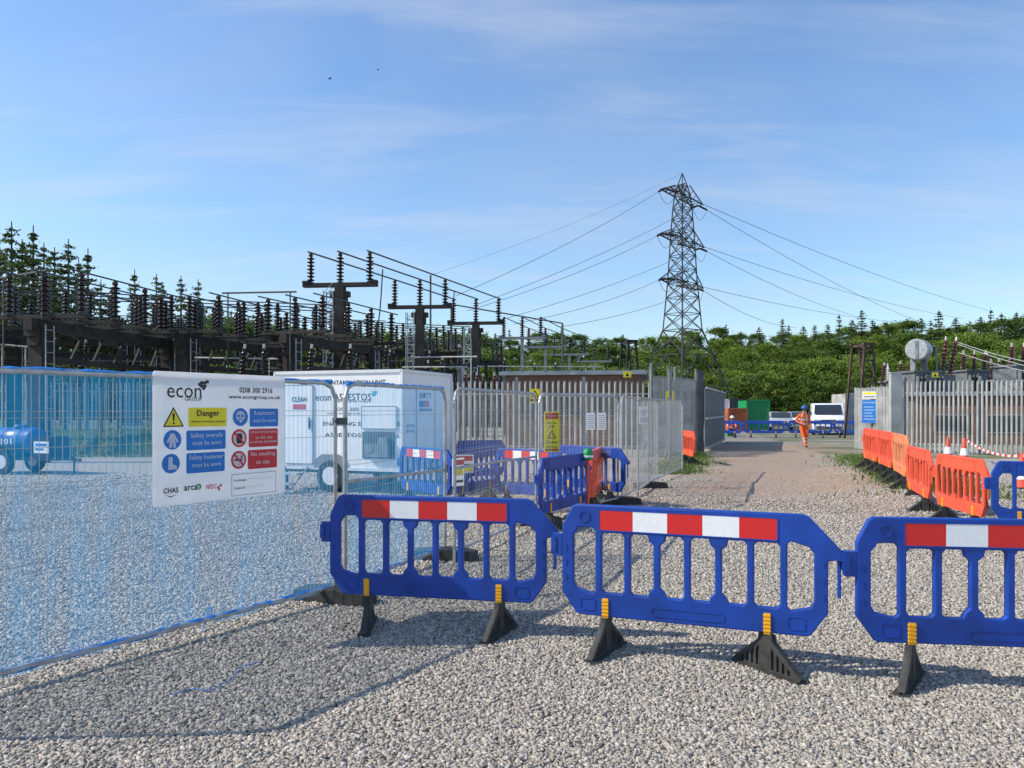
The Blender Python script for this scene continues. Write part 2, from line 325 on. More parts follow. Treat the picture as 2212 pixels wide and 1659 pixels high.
for i,px in enumerate(range(-40,1040,52)):
    Y=92+rnd.uniform(-4,6); tree((0,rnd.choice([1,2,3,3]),1.2),px+rnd.uniform(-15,15),Y,712+rnd.uniform(-24,22)+(18 if px>600 else -10),'leafy tree seen through the switchgear on the left','broadleaf_tree','leafy trees behind the switchgear',0)
for i,px in enumerate(range(-20,1180,68)):
    Y=78+rnd.uniform(-3,3); tree((1,i%2,1.15),px+rnd.uniform(-15,15),Y,790+rnd.uniform(-10,10),'low bush seen through the switchgear','bush','bushes behind the switchgear',0)
for i,(px,t,Y) in enumerate([(-15,498,82),(25,474,78),(72,482,80),(118,530,86),(148,512,80),(190,532,84),(48,512,90),(218,600,92),(170,552,93),(0,530,88),(95,520,92)]):
    tree((2,[0,3,1][i%3],1.2),px,Y,t,'tall dark conifer in the stand at the far left','conifer_tree','tall dark conifers at the far left',0)
for i,(px,t) in enumerate([(291,578),(338,588),(352,606),(391,592),(428,600),(500,668),(560,690)]):
    tree((2,2 if i else 1,1.2 if i<5 else 1.3),px,92+i,t,'slender open larch standing above the switchgear','larch_tree','slender larches left of centre',0)
# ---------- plastic barriers
W=1.72
def rc(x0,z0,x1,z1,c=.02,cl=None):
    c2=cl or c; return [(x0+c,z0),(x1-c,z0),(x1,z0+c),(x1,z1-c),(x1-c,z1),(x0+c2,z1),(x0,z1-c2),(x0,z0+c)]
def barrier_meshes():
    o=[(0,.40),(.03,.36),(.10,.26),(.13,.25),(W-.13,.25),(W-.10,.26),(W-.03,.36),(W,.40),(W,.72),(W+.075,.735),(W+.085,.78),(W-.11,.985),(W-.15,1.0),(.10,1.0),(.07,.985),(.01,.87),(0,.84)]
    hs=[]; p=(W-.12)/8
    for i in range(8):
        a=.06+i*p+.022; b=a+p-.044
        if i==0: hs.append([(a+.02,.43),(b-.02,.40),(b,.42),(b,.82),(b-.02,.845),(a+.04,.845),(a,.79),(a,.47)])
        elif i==7: hs.append([(a+.02,.40),(b-.02,.43),(b,.47),(b,.76),(b-.03,.80),(a+.02,.83),(a,.81),(a,.42)])
        else:
            z1=.815; h=rc(a,.41,b,z1,.022)
            if i in (2,4): h=[(a+.02,.41),(b-.04,.41),(b-.03,.44),(b,.47),(b,.75),(b-.03,.775),(b-.04,z1),(a+.02,z1),(a,.79),(a,.43)]
            if i in (3,5): h=[(a+.04,.41),(b-.02,.41),(b,.43),(b,.79),(b-.02,z1),(a+.04,z1),(a+.03,.775),(a,.75),(a,.47),(a+.03,.44)]
            hs.append(h)
    out={}
    base=MB(UP).plate(o,hs,.05,.009)
    d=MB(); d.box((-.035,0,.715),(.07,.05,.15)); d.box((-.06,0,.72),(.035,.065,.10)); d.tube((W+.062,0,.745),(W+.062,0,.50),.012,8)
    d.box((W+.055,0,.755),(.07,.06,.05))
    Z2=MB(UP)
    Z2.plate(rc(.62,.285,1.10,.345,.015),[rc(.628,.293,1.092,.337,.012)],.058)
    Z2.plate(rc(.13,.285,.24,.37,.012),[rc(.138,.293,.232,.362,.01)],.058)
    Z2.plate(rc(W-.24,.285,W-.13,.37,.012),[rc(W-.232,.293,W-.138,.362,.01)],.058)
    Z2.plate(rc(.262,.827,1.428,.975,.008),[rc(.27,.835,1.42,.967,.006)],.060)
    ring=[(.16+.042*math.cos(a*.3927),.92+.042*math.sin(a*.3927)) for a in range(16)]; rin=[(.16+.03*math.cos(a*.3927),.92+.03*math.sin(a*.3927)) for a in range(16)]
    Z2.plate(ring,[rin],.062)
    for cz in (.5,.6,.7):
        for cx in (.03,W-.03): Z2.plate([(cx+.009*math.cos(a*.785),cz+.022*math.sin(a*.785)) for a in range(8)],[],.058)
    for c in ('blue','red','orange'):
        mb=MB(); mb.add(base.v,base.f); mb.add(d.v,d.f); mb.add(Z2.v,Z2.f); out[c]=mb.mesh('panel',c,True)
    s=MB()
    for i in range(5): s.box((.27+.23*(i+.5),0,.901),(.23,.056,.132),i%2)
    out['strip']=s.mesh('reflective_strip',['rred','rwhite'])
    y=MB(); y.box((0,0,.31),(.04,.066,.13))
    for k in range(5): y.box((0,0,.265+.024*k),(.046,.074,.010))
    out['tab']=y.mesh('foot_clip','yellow')
    f=MB(Matrix.Rotation(R(90),4,'Z')@UP); f.plate([(-.26,0),(.26,0),(.27,.03),(.06,.20),(.05,.245),(-.05,.245),(-.06,.20),(-.27,.03)],[[(.05+.042*k,.03),(.072+.042*k,.03),(.072+.042*k,.135-.028*k),(.05+.042*k,.16-.03*k)] for k in range(4)]+[[(-.05-.042*k,.03),(-.072-.042*k,.03),(-.072-.042*k,.135-.028*k),(-.05-.042*k,.16-.03*k)][::-1] for k in range(4)],.045,.006)
    f.plate([(-.26,0),(.26,0),(.27,.03),(.05,.20),(-.05,.20),(-.27,.03)],[],.014)
    f.T=Matrix(); f.box((0,0,.010),(.085,.53,.02))
    out['foot']=f.mesh('foot','rubber',True)
    return out
BM=barrier_meshes()
def barrier(p,q,col,label,group=None,z=None,strip=True,fa=(0,0)):
    L=math.hypot(q[0]-p[0],q[1]-p[1]); a=math.atan2(q[1]-p[1],q[0]-p[0])
    if z is None: z=min(hgt(*p),hgt(*q))
    o=thing('plastic_barrier',label,'barrier',(p[0],p[1],z+.006),a,group,(L/W,1,1))
    inst('panel',BM[col],o)
    if strip: inst('reflective_strip',BM['strip'],o)
    for x,r in ((.31,fa[0]),(W-.36,fa[1])):
        inst('foot',BM['foot'],o,(x,0,0),(0,0,R(r))); inst('foot_clip',BM['tab'],o,(x,0,0))
    return o
def PP(px,Y): return (X(px,Y),Y)
barrier(PP(715,5.86),(.25,5.53),'blue','blue plastic barrier at the left of the front row, beside the netted mesh fence',fa=(15,-12))
barrier((.352,5.3),(1.93,4.69),'blue','blue plastic barrier in the middle of the front row',fa=(-10,52))
barrier((2.075,4.64),(3.79,4.42),'blue','blue plastic barrier at the right end of the front row',fa=(-30,0))
barrier(PP(865,13.6),PP(975,12.4),'blue','blue red-striped barrier right beside the white trailer unit')
barrier(PP(978,12.7),PP(1075,13.9),'blue','plain blue barrier behind the small white notice',strip=False)
barrier(PP(1072,13.1),PP(1212,12.1),'blue','red-and-white striped blue barrier seen behind the bare mesh panels')
barrier(PP(1165,10.2),PP(1270,11.6),'blue','plain blue barrier slanting away beside the green cap',strip=False)
barrier(PP(1206,14.2),PP(1350,12.9),'blue','plain blue barrier behind the green cap, under the yellow and red notice',strip=False)
barrier(PP(985,16),PP(1090,16.4),'blue','plain dark blue barrier farthest back between the trailer and the steel fence',strip=False)
barrier(PP(1276,12.0),PP(1300,13.6),'red','red barrier seen edge-on beside the green cap',strip=False)
barrier(PP(1475,24.2),PP(1500,22.6),'red','red barrier seen edge-on at the foot of the left gate post',strip=False)
barrier((9.02,19.7),(8.46,17.75),'red','farthest red barrier of the row beside the right hand fence',strip=False)
barrier((8.42,17.65),(7.84,15.8),'red','second farthest red barrier of the right hand row, left of the faded orange one',strip=False)
barrier((7.80,15.7),(7.08,13.75),'orange','faded orange barrier in the row of red ones on the right',strip=False)
barrier((7.03,13.65),(6.38,11.7),'red','red barrier between the faded orange one and the nearest red one',strip=False)
barrier((6.30,11.4),(6.08,9.85),'red','nearest red barrier of the right hand row, beside a blue one',strip=False)
barrier((6.05,9.7),(7.65,9.2),'blue','blue barrier at the right picture edge joined to the red ones',strip=False)
for i,(a,b,l) in enumerate([(1529,1603,'leftmost blue barrier across the far gateway, in front of the crouching worker'),(1606,1695,'blue barrier across the far gateway below the green container'),(1702,1798,'blue barrier across the far gateway just behind the walking orange worker'),(1802,1870,'rightmost blue barrier across the far gateway, below the white van')]):
    barrier(PP(a,46),PP(b,45),'blue',l,strip=False)
# ---------- mesh fence panels
def heras(p,q,label,net=False,mid=False,h=1.88,z0=.06,group=None,frame='galv'):
    L=math.hypot(q[0]-p[0],q[1]-p[1]); a=math.atan2(q[1]-p[1],q[0]-p[0])
    o=thing('mesh_fence_panel',label,'fence',(p[0],p[1],hgt(*p)),a,group)
    c=.13; pts=[(0,0,z0-.05),(0,0,h-c),(.04,0,h-.04),(c,0,h),(L-c,0,h),(L-.04,0,h-.04),(L,0,h-c),(L,0,z0-.05)]
    f=MB().path(pts,.019,8); f.tube((0,0,z0+.06),(L,0,z0+.06),.017,8)
    if mid: f.tube((0,0,1.02),(L,0,.98),.016,8)
    f.build('frame',frame,o,True)
    w=MB(); n=int(L/.045)
    for i in range(1,n): w.tube((L*i/n,.004,z0+.06),(L*i/n,.004,h-.01 if c<L*i/n<L-c else h-.06),.0019,3,cap=False)
    for z in [z0+.2,z0+.42,z0+.62,z0+.66,z0+.88,1.16,1.2,1.42,1.6,1.64]: w.tube((0,.0,z),(L,0,z),.0023,3,cap=False)
    w.build('wire_mesh','galv',o)
    if net:
        nx,nz=70,34; vs=[];fs=[]
        for j in range(nz+1):
            for i in range(nx+1):
                u=i/nx;t=j/nz; zz=z0+.02+(h+.015-z0-.02)*t
                if j==0: zz+=.03*noise.noise((u*9,0,1))
                fold=.06*max(0,noise.noise((u*L*2.2+zz*2.4,zz*.8,4)))*(1-t)
                vs.append((u*L,.03+fold+.026*noise.noise((u*L*3,zz*1.2,2))+.016*noise.noise((u*L*11,zz*3,8)),zz))
        for j in range(nz):
            for i in range(nx): k=j*(nx+1)+i; fs.append((k,k+1,k+nx+2,k+nx+1))
        MB().add(vs,fs).build('debris_netting','net',o,True)
        for z,r_,nm in ((z0+.06,.021,'bottom_hem'),(h+.004,.021,'top_hem')):
            MB().path([(.04+(L-.08)*i/60,.002+.010*rnd.random(),z+rnd.uniform(-.006,.006)) for i in range(61)],r_,6).build(nm,'blueb',o,True)
    return o
A1=(-1.53,6.65); dA=(-.55,-.835); A0=(A1[0]+dA[0]*3.45,A1[1]+dA[1]*3.45)
heras(A0,A1,'large mesh fence panel under blue debris netting carrying the white safety board',True)
B1=(-.745,8.55)
heras((-1.46,6.72),B1,'short netted mesh panel with a middle rail beside the front barriers',True,True)
heras((-.62,8.3),PP(1158,11.0),'bare mesh fence panel with a middle bar right of the blue netting',mid=True)
heras(PP(1165,11.1),PP(1335,13.3),'bare mesh fence panel carrying the yellow and red notice')
heras(PP(1343,13.5),PP(1400,16.2),'bare mesh fence panel standing on the rubber block left of the track')
heras(PP(1400,16.3),PP(1474,20.2),'farthest bare mesh fence panel, next to the dirt track')
heras(PP(1378,14.6),PP(1420,17.5),'bare mesh fence panel doubled up behind the one left of the track')
def block(px,Y,rz,label):
    b=MB(UP).plate([(-.36,0),(.36,0),(.34,.10),(.10,.13),(-.10,.13),(-.34,.10)],[],.22,.012).build('rubber_block','rubber',None,True)
    b.location=(X(px,Y),Y,.004+hgt(X(px,Y),Y)); b.rotation_euler=(0,0,R(rz)); tag(b,label,'block')
block(722,6.6,-20,'black rubber block under the netted panels beside the left front barrier')
block(962,8.45,-10,'black rubber block under the end of the short netted panel')
block(1160,11.0,20,'black rubber block under the joint of the two bare mesh panels')
block(1340,13.4,10,'black rubber block below the notice panel end, behind the barriers')
block(1405,16.2,5,'black rubber block at the left edge of the dirt track')
tag(MB().box((0,0,0),(.12,.05,.06)).tube((-.03,-.05,0),(-.03,.05,0),.012,6).build('panel_coupler','dgrey'),'dark coupler clamping the two netted panels together','clamp').location=(-1.49,6.66,1.55)
# ---------- safety board
def su(px): return (px-325)/285*1.12
def sw(px,py):
    k=(px-325)/285; return .93*(1-(py-(803+9*k))/(293-40*k))
angA=math.atan2(-dA[1],-dA[0])
bd=thing('safety_board','white construction safety board with coloured warning panels hung on the blue netted fence','sign',(A1[0]+dA[0]*1.696+.03*.835,A1[1]+dA[1]*1.696-.03*.55,.985),angA)
MB(UP).plate(rc(0,0,1.12,.93,.012),[],.006).build('board','correx',bd)
t=MB(UP)
e=.006; mats=['ink','sblue','sred','syel','correx','sgreen','steal']
def T(s,px,py,px1,hh,mi,bold=0,z=e+.003): t.text(s,su(px),sw(px,py)-hh/2,su(px1)-su(px),hh,z,mi,bold)
T('econ',350,849,418,.072,0,0); T('GROUP',384,863,419,.026,0,.005)
for (a,b) in ((0,0),(1,0),(0,1),(1,1),(1.75,1.4),(.6,-.65),(-.6,.5)): t.rect(su(416)+a*.026,sw(416,838)+b*.024,su(416)+a*.026+.024,sw(416,838)+b*.024+.022,e+.0004*a+.0002*b,0)
T('0208 300 2916',500,842,578,.042,0,.022); T('www.econgroup.co.uk',476,858,598,.036,0,.022)
def bx(px0,py0,px1,py1,mi):
    pm=(px0+px1)/2; t.poly(rc(su(px0),sw(pm,py1),su(px1),sw(pm,py0),.008),e-.001,mi)
bx(392,881,472,922,3); T('Danger',409,895,456,.056,0,.015); T('Asbestos removal in progress',397,912,468,.019,0,.01)
bx(388,930,470,972,1); T('Safety overalls',396,943,463,.042,4,.012); T('must be worn',400,958,460,.032,4,.012)
bx(388,978,468,1021,1); T('Safety footwear',393,991,464,.042,4,.012); T('must be worn',399,1006,459,.032,4,.012)
bx(524,882,593,921,1); T('Respirators',534,893,583,.042,4,.012); T('must be worn',531,908,586,.032,4,.012)
bx(522,926,592,965,2); T('Unauthorised entry',525,934,589,.027,4,.008); T('to this site',537,945,578,.024,4,.008); T('is strictly forbidden',525,956,589,.027,4,.008)
bx(520,971,590,1012,2); T('No smoking',526,983,584,.042,4,.012); T('on site',539,999,571,.032,4,.012)
u,w_=su(363),sw(363,903); t.poly([(u-.08,w_-.065),(u+.08,w_-.065),(u,w_+.075)],e-.001,0); t.poly([(u-.064,w_-.056),(u+.064,w_-.056),(u,w_+.056)],e,3)
t.poly([(u-.009,w_+.03),(u+.009,w_+.03),(u+.005,w_-.025),(u-.005,w_-.025)],e+.001,0); t.disc(u,w_-.040,.008,e+.001,0)
for px,py in ((361,951),(358,1002),(503,901)): t.disc(su(px),sw(px,py),.068,e-.001,1,28)
u,w_=su(361),sw(361,951)
t.poly([(u-.014,w_+.045),(u+.014,w_+.045),(u+.045,w_-.015),(u+.03,w_-.02),(u+.018,w_+.01),(u+.026,w_-.055),(u+.006,w_-.055),(u,w_-.01),(u-.006,w_-.055),(u-.026,w_-.055),(u-.018,w_+.01),(u-.03,w_-.02),(u-.045,w_-.015)],e,4)
u,w_=su(358),sw(358,1002); t.poly([(u-.018,w_+.045),(u+.012,w_+.045),(u+.012,w_-.005),(u+.045,w_-.02),(u+.045,w_-.042),(u-.022,w_-.042)],e,4)
u,w_=su(503),sw(503,901); t.disc(u,w_+.006,.04,e,4); t.rect(u-.03,w_,u-.005,w_+.018,e+.001,1); t.rect(u+.005,w_,u+.03,w_+.018,e+.001,1); t.disc(u,w_-.028,.02,e+.001,1); t.disc(u,w_-.028,.014,e+.002,4)
for px,py,k in ((500,947,0),(499,994,1)):
    u,w_=su(px),sw(px,py); t.disc(u,w_,.068,e-.001,2,28); t.disc(u,w_,.052,e,4,28)
    if k==0: t.poly([(u-.02,w_-.04),(u+.02,w_-.04),(u+.028,w_+.01),(u+.02,w_+.035),(u-.022,w_+.035),(u-.028,w_)],e+.001,0)
    else: t.rect(u-.038,w_-.006,u+.03,w_+.006,e+.001,0); t.rect(u+.02,w_+.010,u+.03,w_+.032,e+.001,0)
    t.poly([(u-.043,w_+.034),(u-.034,w_+.043),(u+.043,w_-.034),(u+.034,w_-.043)],e+.002,2)
T('CHAS',343,1061,372,.038,0,.03); T('arca',383,1056,410,.034,0,.02); t.disc(su(413),sw(413,1052),.022,e,5); t.disc(su(411),sw(411,1053),.014,e+.001,4); T('NFDC',428,1053,450,.036,2,.02)
for a,b in ((0,0),(1,.6),(.3,-.8)): t.rect(su(452)+a*.02,sw(452,1053)+b*.02-.01,su(452)+a*.02+.017,sw(452,1053)+b*.02+.007,e+.0005*a,2)
u,w_=su(358),sw(358,1068); t.poly([(u-.05,w_),(u,w_-.014),(u+.05,w_),(u,w_-.022)],e,0)
pm=535; x0,x1,y0,y1=su(483),su(587),sw(pm,1068),sw(pm,1022)
for a in ((x0,y0,x1,y0+.003),(x0,y1-.003,x1,y1),(x0,y0+.003,x0+.003,y1-.003),(x1-.003,y0+.003,x1,y1-.003)): t.rect(*a,e,0)
T('Site Manager:',488,1040,518,.020,0,.02); T('Contact Tel:',488,1056,514,.020,0,.02)
t.build('lettering',mats,bd)
sq=MB(UP)
for (px,py) in ((521,1037),(517,1053)):
    u,w_=su(px),sw(px,py); pts=[(u+.0042*i,w_+rnd.uniform(-.009,.011),e+.001) for i in range(56 if py<1040 else 36)]
    for a,b in zip(pts,pts[1:]): sq.add([(a[0],a[1]-.0009,a[2]),(b[0],b[1]-.0009,b[2]),(b[0],b[1]+.0009,b[2]),(a[0],a[1]+.0009,a[2])],[(0,1,2,3)])
sq.build('handwriting','dgrey',bd)
def cord(pts,r,label):
    b=MB().path(pts,r,5).build('blue_cord','blueb',None,True); tag(b,label,'cord')
cord([(X(px,2739/(py-885)),2739/(py-885),.02+.01*rnd.random()) for px,py in ((370,1510),(420,1495),(455,1500),(500,1475),(525,1445),(560,1440))],.003,'thin blue cord lying loose on the gravel before the netting')
cord([(X(px,2739/(py-885)),2739/(py-885)-.03,.02+z) for px,py,z in ((440,1368,0),(447,1356,.05),(456,1345,.11),(466,1350,.03))],.004,'frayed blue netting tie hanging at the foot of the netted panel')
# ---------- white trailer unit
c0=Vector((-2.11,14.75)); dl=Vector((-.935,.355)); LT=2.95; p0=c0+dl*LT; angT=math.atan2(-dl.y,-dl.x)
tr=thing('decontamination_trailer','white decontamination trailer unit standing behind the blue netting','trailer',(p0.x,p0.y,0),angT)
WT=2.2; zb,zt=.48,2.40
b=MB(); b.box((LT/2,WT/2,(zb+zt)/2),(LT,WT,zt-zb)); b.build('body','white',tr)
g=MB()
for (x,y) in ((0,0),(LT,0),(LT,WT),(0,WT)): g.box((x,y,(zb+zt)/2),(.05,.05,zt-zb+.02))
for z in (zb,zt):
    g.beam((0,0,z),(LT,0,z),.05,.06); g.beam((0,WT,z),(LT,WT,z),.05,.06); g.beam((0,0,z),(0,WT,z),.05,.06); g.beam((LT,0,z),(LT,WT,z),.05,.06)
g.build('edge_trim','lamp',tr)
def tw(px): return (px-608)/260*LT
def tz(px,py): k=(px-608)/260; hh=(2.40-.48)*F/(15.8-1.05*k); return zt-(py-(806-5*k))/hh*(zt-zb)
def door(parent,x0,z0,x1,z1,side,m='white',name='door'):
    d=MB()
    if side==0:
        d.box(((x0+x1)/2,-.012,(z0+z1)/2),(x1-x0,.024,z1-z0)); d.build(name,m,parent)
        s_=MB()
        for q in ((x0,z0,x1,z0),(x0,z1,x1,z1),(x0,z0,x0,z1),(x1,z0,x1,z1)): s_.beam((q[0],-.026,q[1]),(q[2],-.026,q[3]),.006,.014)
        s_.build('seal','grey',parent)
    else:
        d.box((LT+.012,(x0+x1)/2,(z0+z1)/2),(.024,x1-x0,z1-z0)); d.build(name,m,parent)
        s_=MB()
        for q in ((x0,z0,x1,z0),(x0,z1,x1,z1),(x0,z0,x0,z1),(x1,z0,x1,z1)): s_.beam((LT+.026,q[0],q[1]),(LT+.026,q[2],q[3]),.006,.014)
        s_.build('seal','grey',parent)
door(tr,tw(630),.56,tw(690),2.15,0); door(tr,tw(790),1.28,tw(858),1.72,0,'white','hatch')
hh=MB(); hh.box((tw(823),-.005,.96),(.72,.02,.52)); hh.build('equipment_opening','dgrey',tr)
gg=MB(); gg.box((tw(823),-.06,.86),(.5,.1,.26)); gg.tube((tw(810),-.12,.9),(tw(810),-.01,.9),.09,14); gg.box((tw(835),-.07,1.05),(.2,.08,.12)); gg.build('generator','grey',tr)
hd=MB(); hd.tube((tw(684),-.05,1.25),(tw(684),-.05,1.5),.014,6); hd.box((tw(684),-.03,1.37),(.04,.04,.12)); hd.build('door_handle','dgrey',tr)
vt=MB(); vt.tube((tw(620),-.03,1.9),(tw(620),0,1.9),.05,12); vt.build('vent','dgrey',tr)
door(tr,.55,.56,1.35,2.12,1)
w=MB(UP)
def TT(s,px,py,px1,h,mi,bold=0): w.text(s,tw(px),tz(px,py)-h/2,tw(px1)-tw(px),h,.004,mi,bold)
TT('DECONTAMINATION UNIT',697,827,836,.085,0,.01); TT('econ ASBESTOS',695,858,808,.14,0,.005); TT('an econ group company',740,868,808,.045,0); TT('0208 300 2916',735,884,812,.07,0); TT('www.econgroup.co.uk',718,893,812,.055,0)
TT('ENABLING EXCELLENCE',710,915,865,.08,0,.01); TT('ASBESTOS REMOVAL',714,939,866,.08,0,.01)
w2=MB(UP@Matrix.Translation((0,0,.026)))
w2.text('CLEAN',tw(646),tz(646,868),tw(678)-tw(646),.10,.004,0,.02); w2.rect(tw(648),tz(648,884),tw(675),tz(648,873),.004,1); w2.build('door_lettering',['ink','sred'],tr)
for k,(a,b_) in enumerate(((0,0),(1,.3),(.3,1),(1.3,1.2))): w.rect(tw(809)+a*.045,tz(809,856)+b_*.045,tw(809)+a*.045+.05,tz(809,856)+b_*.045+.05,.004+.0006*k,1)
w.build('lettering',['ink','steal'],tr)
RT=Matrix.Translation((LT+.026,0,0))@Matrix.Rotation(R(90),4,'Z')@UP
w=MB(RT); w.text('DIRTY',.68,1.88,.5,.11,.004,0,.02); w.rect(.66,1.70,.86,1.83,.004,1); w.rect(.88,1.70,1.08,1.83,.004,2); w.rect(.66,1.62,1.2,1.67,.004,1); w.text('ASBESTOS',.15,1.30,.34,.06,-.018,0); w.text('REMOVAL',.15,1.20,.34,.06,-.018,0)
w.build('side_lettering',['ink','sblue','sred'],tr)
def wheel(parent,loc,r,wd,axis='x',rimm='lamp'):
    Tt=Matrix.Translation(loc)@(Matrix.Rotation(R(90),4,'Y') if axis=='x' else UP)
    a=MB().lathe([(r*.6,-wd/2),(r*.93,-wd/2),(r,-wd*.3),(r,wd*.3),(r*.93,wd/2),(r*.6,wd/2)],22,0,Tt).build('wheel','tyre',parent,True)
    MB().lathe([(r*.1,-wd*.54),(r*.55,-wd*.52),(r*.6,-wd*.4),(r*.6,wd*.4),(r*.55,wd*.52),(r*.1,wd*.54)],14,0,Tt).build('rim',rimm,a,True)
for y in (.06,WT-.06): wheel(tr,(1.35,y,.33),.33,.2,'y')
ch=MB(); ch.beam((-.1,.3,.42),(LT+.1,.3,.42),.08,.1); ch.beam((-.1,WT-.3,.42),(LT+.1,WT-.3,.42),.08,.1); ch.beam((LT,WT/2,.42),(LT+1.1,WT/2,.40),.08,.08)
for x,y in ((.2,.12),(LT-.2,.12),(LT-.2,WT-.12),(LT+.9,WT/2)): ch.tube((x,y,.42),(x,y,.02),.03); ch.box((x,y,.015),(.16,.16,.03))
ch.build('chassis','dgrey',tr)
mg=MB(); mg.plate([(.95,.5),(1.75,.5),(1.7,.66),(1.55,.76),(1.15,.76),(1.0,.66)],[],.02,0,0,Matrix.Translation((0,-.02,0))@UP); mg.build('mudguard','grey',tr)
st=MB()
for z,y in ((.2,-.55),(.38,-.3)): st.box((tw(655),y,z),(.6,.24,.03))
for s_ in (-.28,.28): st.tube((tw(655)+s_,-.7,.01),(tw(655)+s_,-.02,.5),.015)
st.build('entry_steps','galv',tr)
# ---------- water bowser
Yb=20.0; bo=thing('water_bowser','blue water bowser trailer with a yellow rail behind the blue netting','trailer',(X(62,Yb),Yb,0),R(-16),None,(.84,.84,.88))
MB().lathe([(.05,-1.02),(.28,-1.0),(.40,-.92),(.43,-.85),(.43,-.4),(.44,-.38),(.43,-.36),(.43,.2),(.44,.22),(.43,.24),(.43,.55),(.40,.65),(.28,.75),(.05,.77)],24,0,Matrix.Translation((-.25,0,.92))@Matrix.Rotation(R(90),4,'Y')).build('tank','tank',bo,True)
MB().lathe([(.2,0),(.2,.06),(.17,.09),(.02,.1)],16,0,Matrix.Translation((-.3,0,1.34))).build('tank_lid','tank',bo,True)
y_=MB()
for s_ in (-.45,.45): y_.path([(-1.5,s_,.5),(-1.5,s_,1.1),(-1.35,s_,1.28),(-.9,s_,1.3)],.022)
y_.tube((-1.5,-.45,1.1),(-1.5,.45,1.1),.022)
y_.build('rail','yellow',bo,True)
b=MB(); b.box((.92,0,.76),(.66,.78,.56)).box((.92,0,1.07),(.56,.62,.06)).box((1.32,0,.75),(.14,.5,.46)); b.build('pump_box','navy',bo)
b=MB(UP@Matrix.Translation((0,0,.395))); b.rect(.64,.62,1.2,.96,.003,0); b.rect(.70,.82,1.12,.90,.005,1); b.rect(.70,.70,1.02,.76,.005,1); b.build('pump_label',['white','sblue'],bo)
b=MB(UP@Matrix.Translation((0,0,.43))); b.text('101',-.6,.86,.42,.18,.006,0,.02); b.build('tank_lettering',['rwhite'],bo)
b=MB(); b.beam((-1.4,0,.45),(1.4,0,.45),.7,.10); b.beam((1.2,0,.45),(2.0,0,.42),.08,.08); b.tube((1.55,.2,.8),(1.55,.2,.04),.03); b.build('chassis','dgrey',bo)
for s_ in (-.55,.55):
    wheel(bo,(-.35,s_,.36),.36,.2,'y')
    MB().plate([(-.85,.55),(-.78,.76),(-.6,.86),(-.1,.86),(.08,.76),(.15,.55),(.10,.55),(.02,.72),(-.14,.80),(-.56,.80),(-.72,.72),(-.80,.55)],[],.24,0,0,Matrix.Translation((0,s_,0))@UP).build('wheel_arch','navy',bo)
# ---------- palisade fences
def palisade(p,q,h,label,z0=None,sp=.17,group=None,bay=2.75,posth=.15,m='pale'):
    L=math.hypot(q[0]-p[0],q[1]-p[1]); a=math.atan2(q[1]-p[1],q[0]-p[0]); zb=hgt(*p) if z0 is None else z0
    o=thing('palisade_fence',label,'fence',(p[0],p[1],zb),a,group)
    nb=max(1,round(L/bay)); bl=L/nb
    for k in range(nb):
        mb=MB(); n=round(bl/sp)
        for i in range(n):
            x=k*bl+bl*(i+.5)/n+rnd.uniform(-.008,.008); w=.036; d=.022; hh=h+rnd.uniform(-.02,.02); ti=rnd.uniform(-.006,.006)
            mb.add([(x-w,0,.04),(x-w*.4,-d,.04),(x+w*.4,-d,.04),(x+w,0,.04),(x-w+ti,0,hh-.12),(x-w*.4+ti,-d,hh-.03),(x+w*.4+ti,-d,hh-.03),(x+w+ti,0,hh-.12),(x-w*1.2+ti,-.03,hh),(x+ti,-d*1.4,hh+.03),(x+w*1.2+ti,-.03,hh)],[(0,1,5,4),(1,2,6,5),(2,3,7,6),(4,5,8),(5,6,9),(6,7,10)])
        mb.build('pales',m,o)
    for k in range(nb+1): MB().box((k*bl,.06,h*.5+posth/2),(.10,.06,h+posth)).build('post','grey',o)
    for z in (.35,h-.45): MB().box((L/2,.02,z),(L,.03,.06)).build('rail',m,o)
    return o
palisade((-34,38.5),(-4.5,38),2.42,'galvanised steel palisade fence along the grass bank, seen through the blue netting',.6,.2)
palisade(PP(972,27.4),PP(1408,27.0),2.66,'long steel palisade fence in front of the brick building left of the gate',0,.2)
palisade(PP(1410,26.6),PP(1506,30.2),2.85,'short tall palisade run slanting to the left gate post',0,.13,posth=.4,bay=1.8)
palisade(PP(1956,29.3),PP(2290,27.2),2.74,'steel palisade fence right of the gateway, behind the red barriers',0,.15)
palisade(PP(1846,32.0),PP(1920,29.6),2.55,'open palisade gate leaf carrying the blue site notice',0,.11,bay=1.2,posth=.05)
def boxthing(name,label,cat,c,d,m,rz=0,extra=None):
    mb=MB(); mb.box((0,0,d[2]/2),d)
    if extra: extra(mb)
    o=mb.build(name,m); o.location=c; o.rotation_euler=(0,0,rz); return tag(o,label,cat)
def capx(d): return lambda mb: (mb.box((0,0,d[2]+.02),(d[0]+.04,d[1]+.04,.04)),mb.box((0,0,.1),(d[0]+.02,d[1]+.02,.2)))
boxthing('gate_post','dark grey steel post on the left of the gateway','post',(X(1512,30),30,0),(.24,.24,3.15),'dgrey',0,capx((.24,.24,3.15)))
boxthing('gate_post','wide pale grey post on the right of the gateway','post',(X(1934,29.4),29.4,0),(.42,.2,3.05),'pale',0,capx((.42,.2,3.05)))
gl=thing('sheeted_gate','grey sheet metal gate leaf standing open beyond the left gate post','gate',(X(1524,30.5),30.5,0),math.atan2(9.5,X(1566,40)-X(1524,30.5)))
LG=9.7; gb=MB()
for i in range(48): gb.box((i*LG/48+.1,0 if i%2 else .03,1.3),(LG/48,.03,2.4))
gb.build('sheet','grey',gl)
gb=MB()
for z in (.12,1.3,2.52): gb.box((LG/2,-.03,z),(LG,.06,.08))
gb.build('frame','pale',gl)
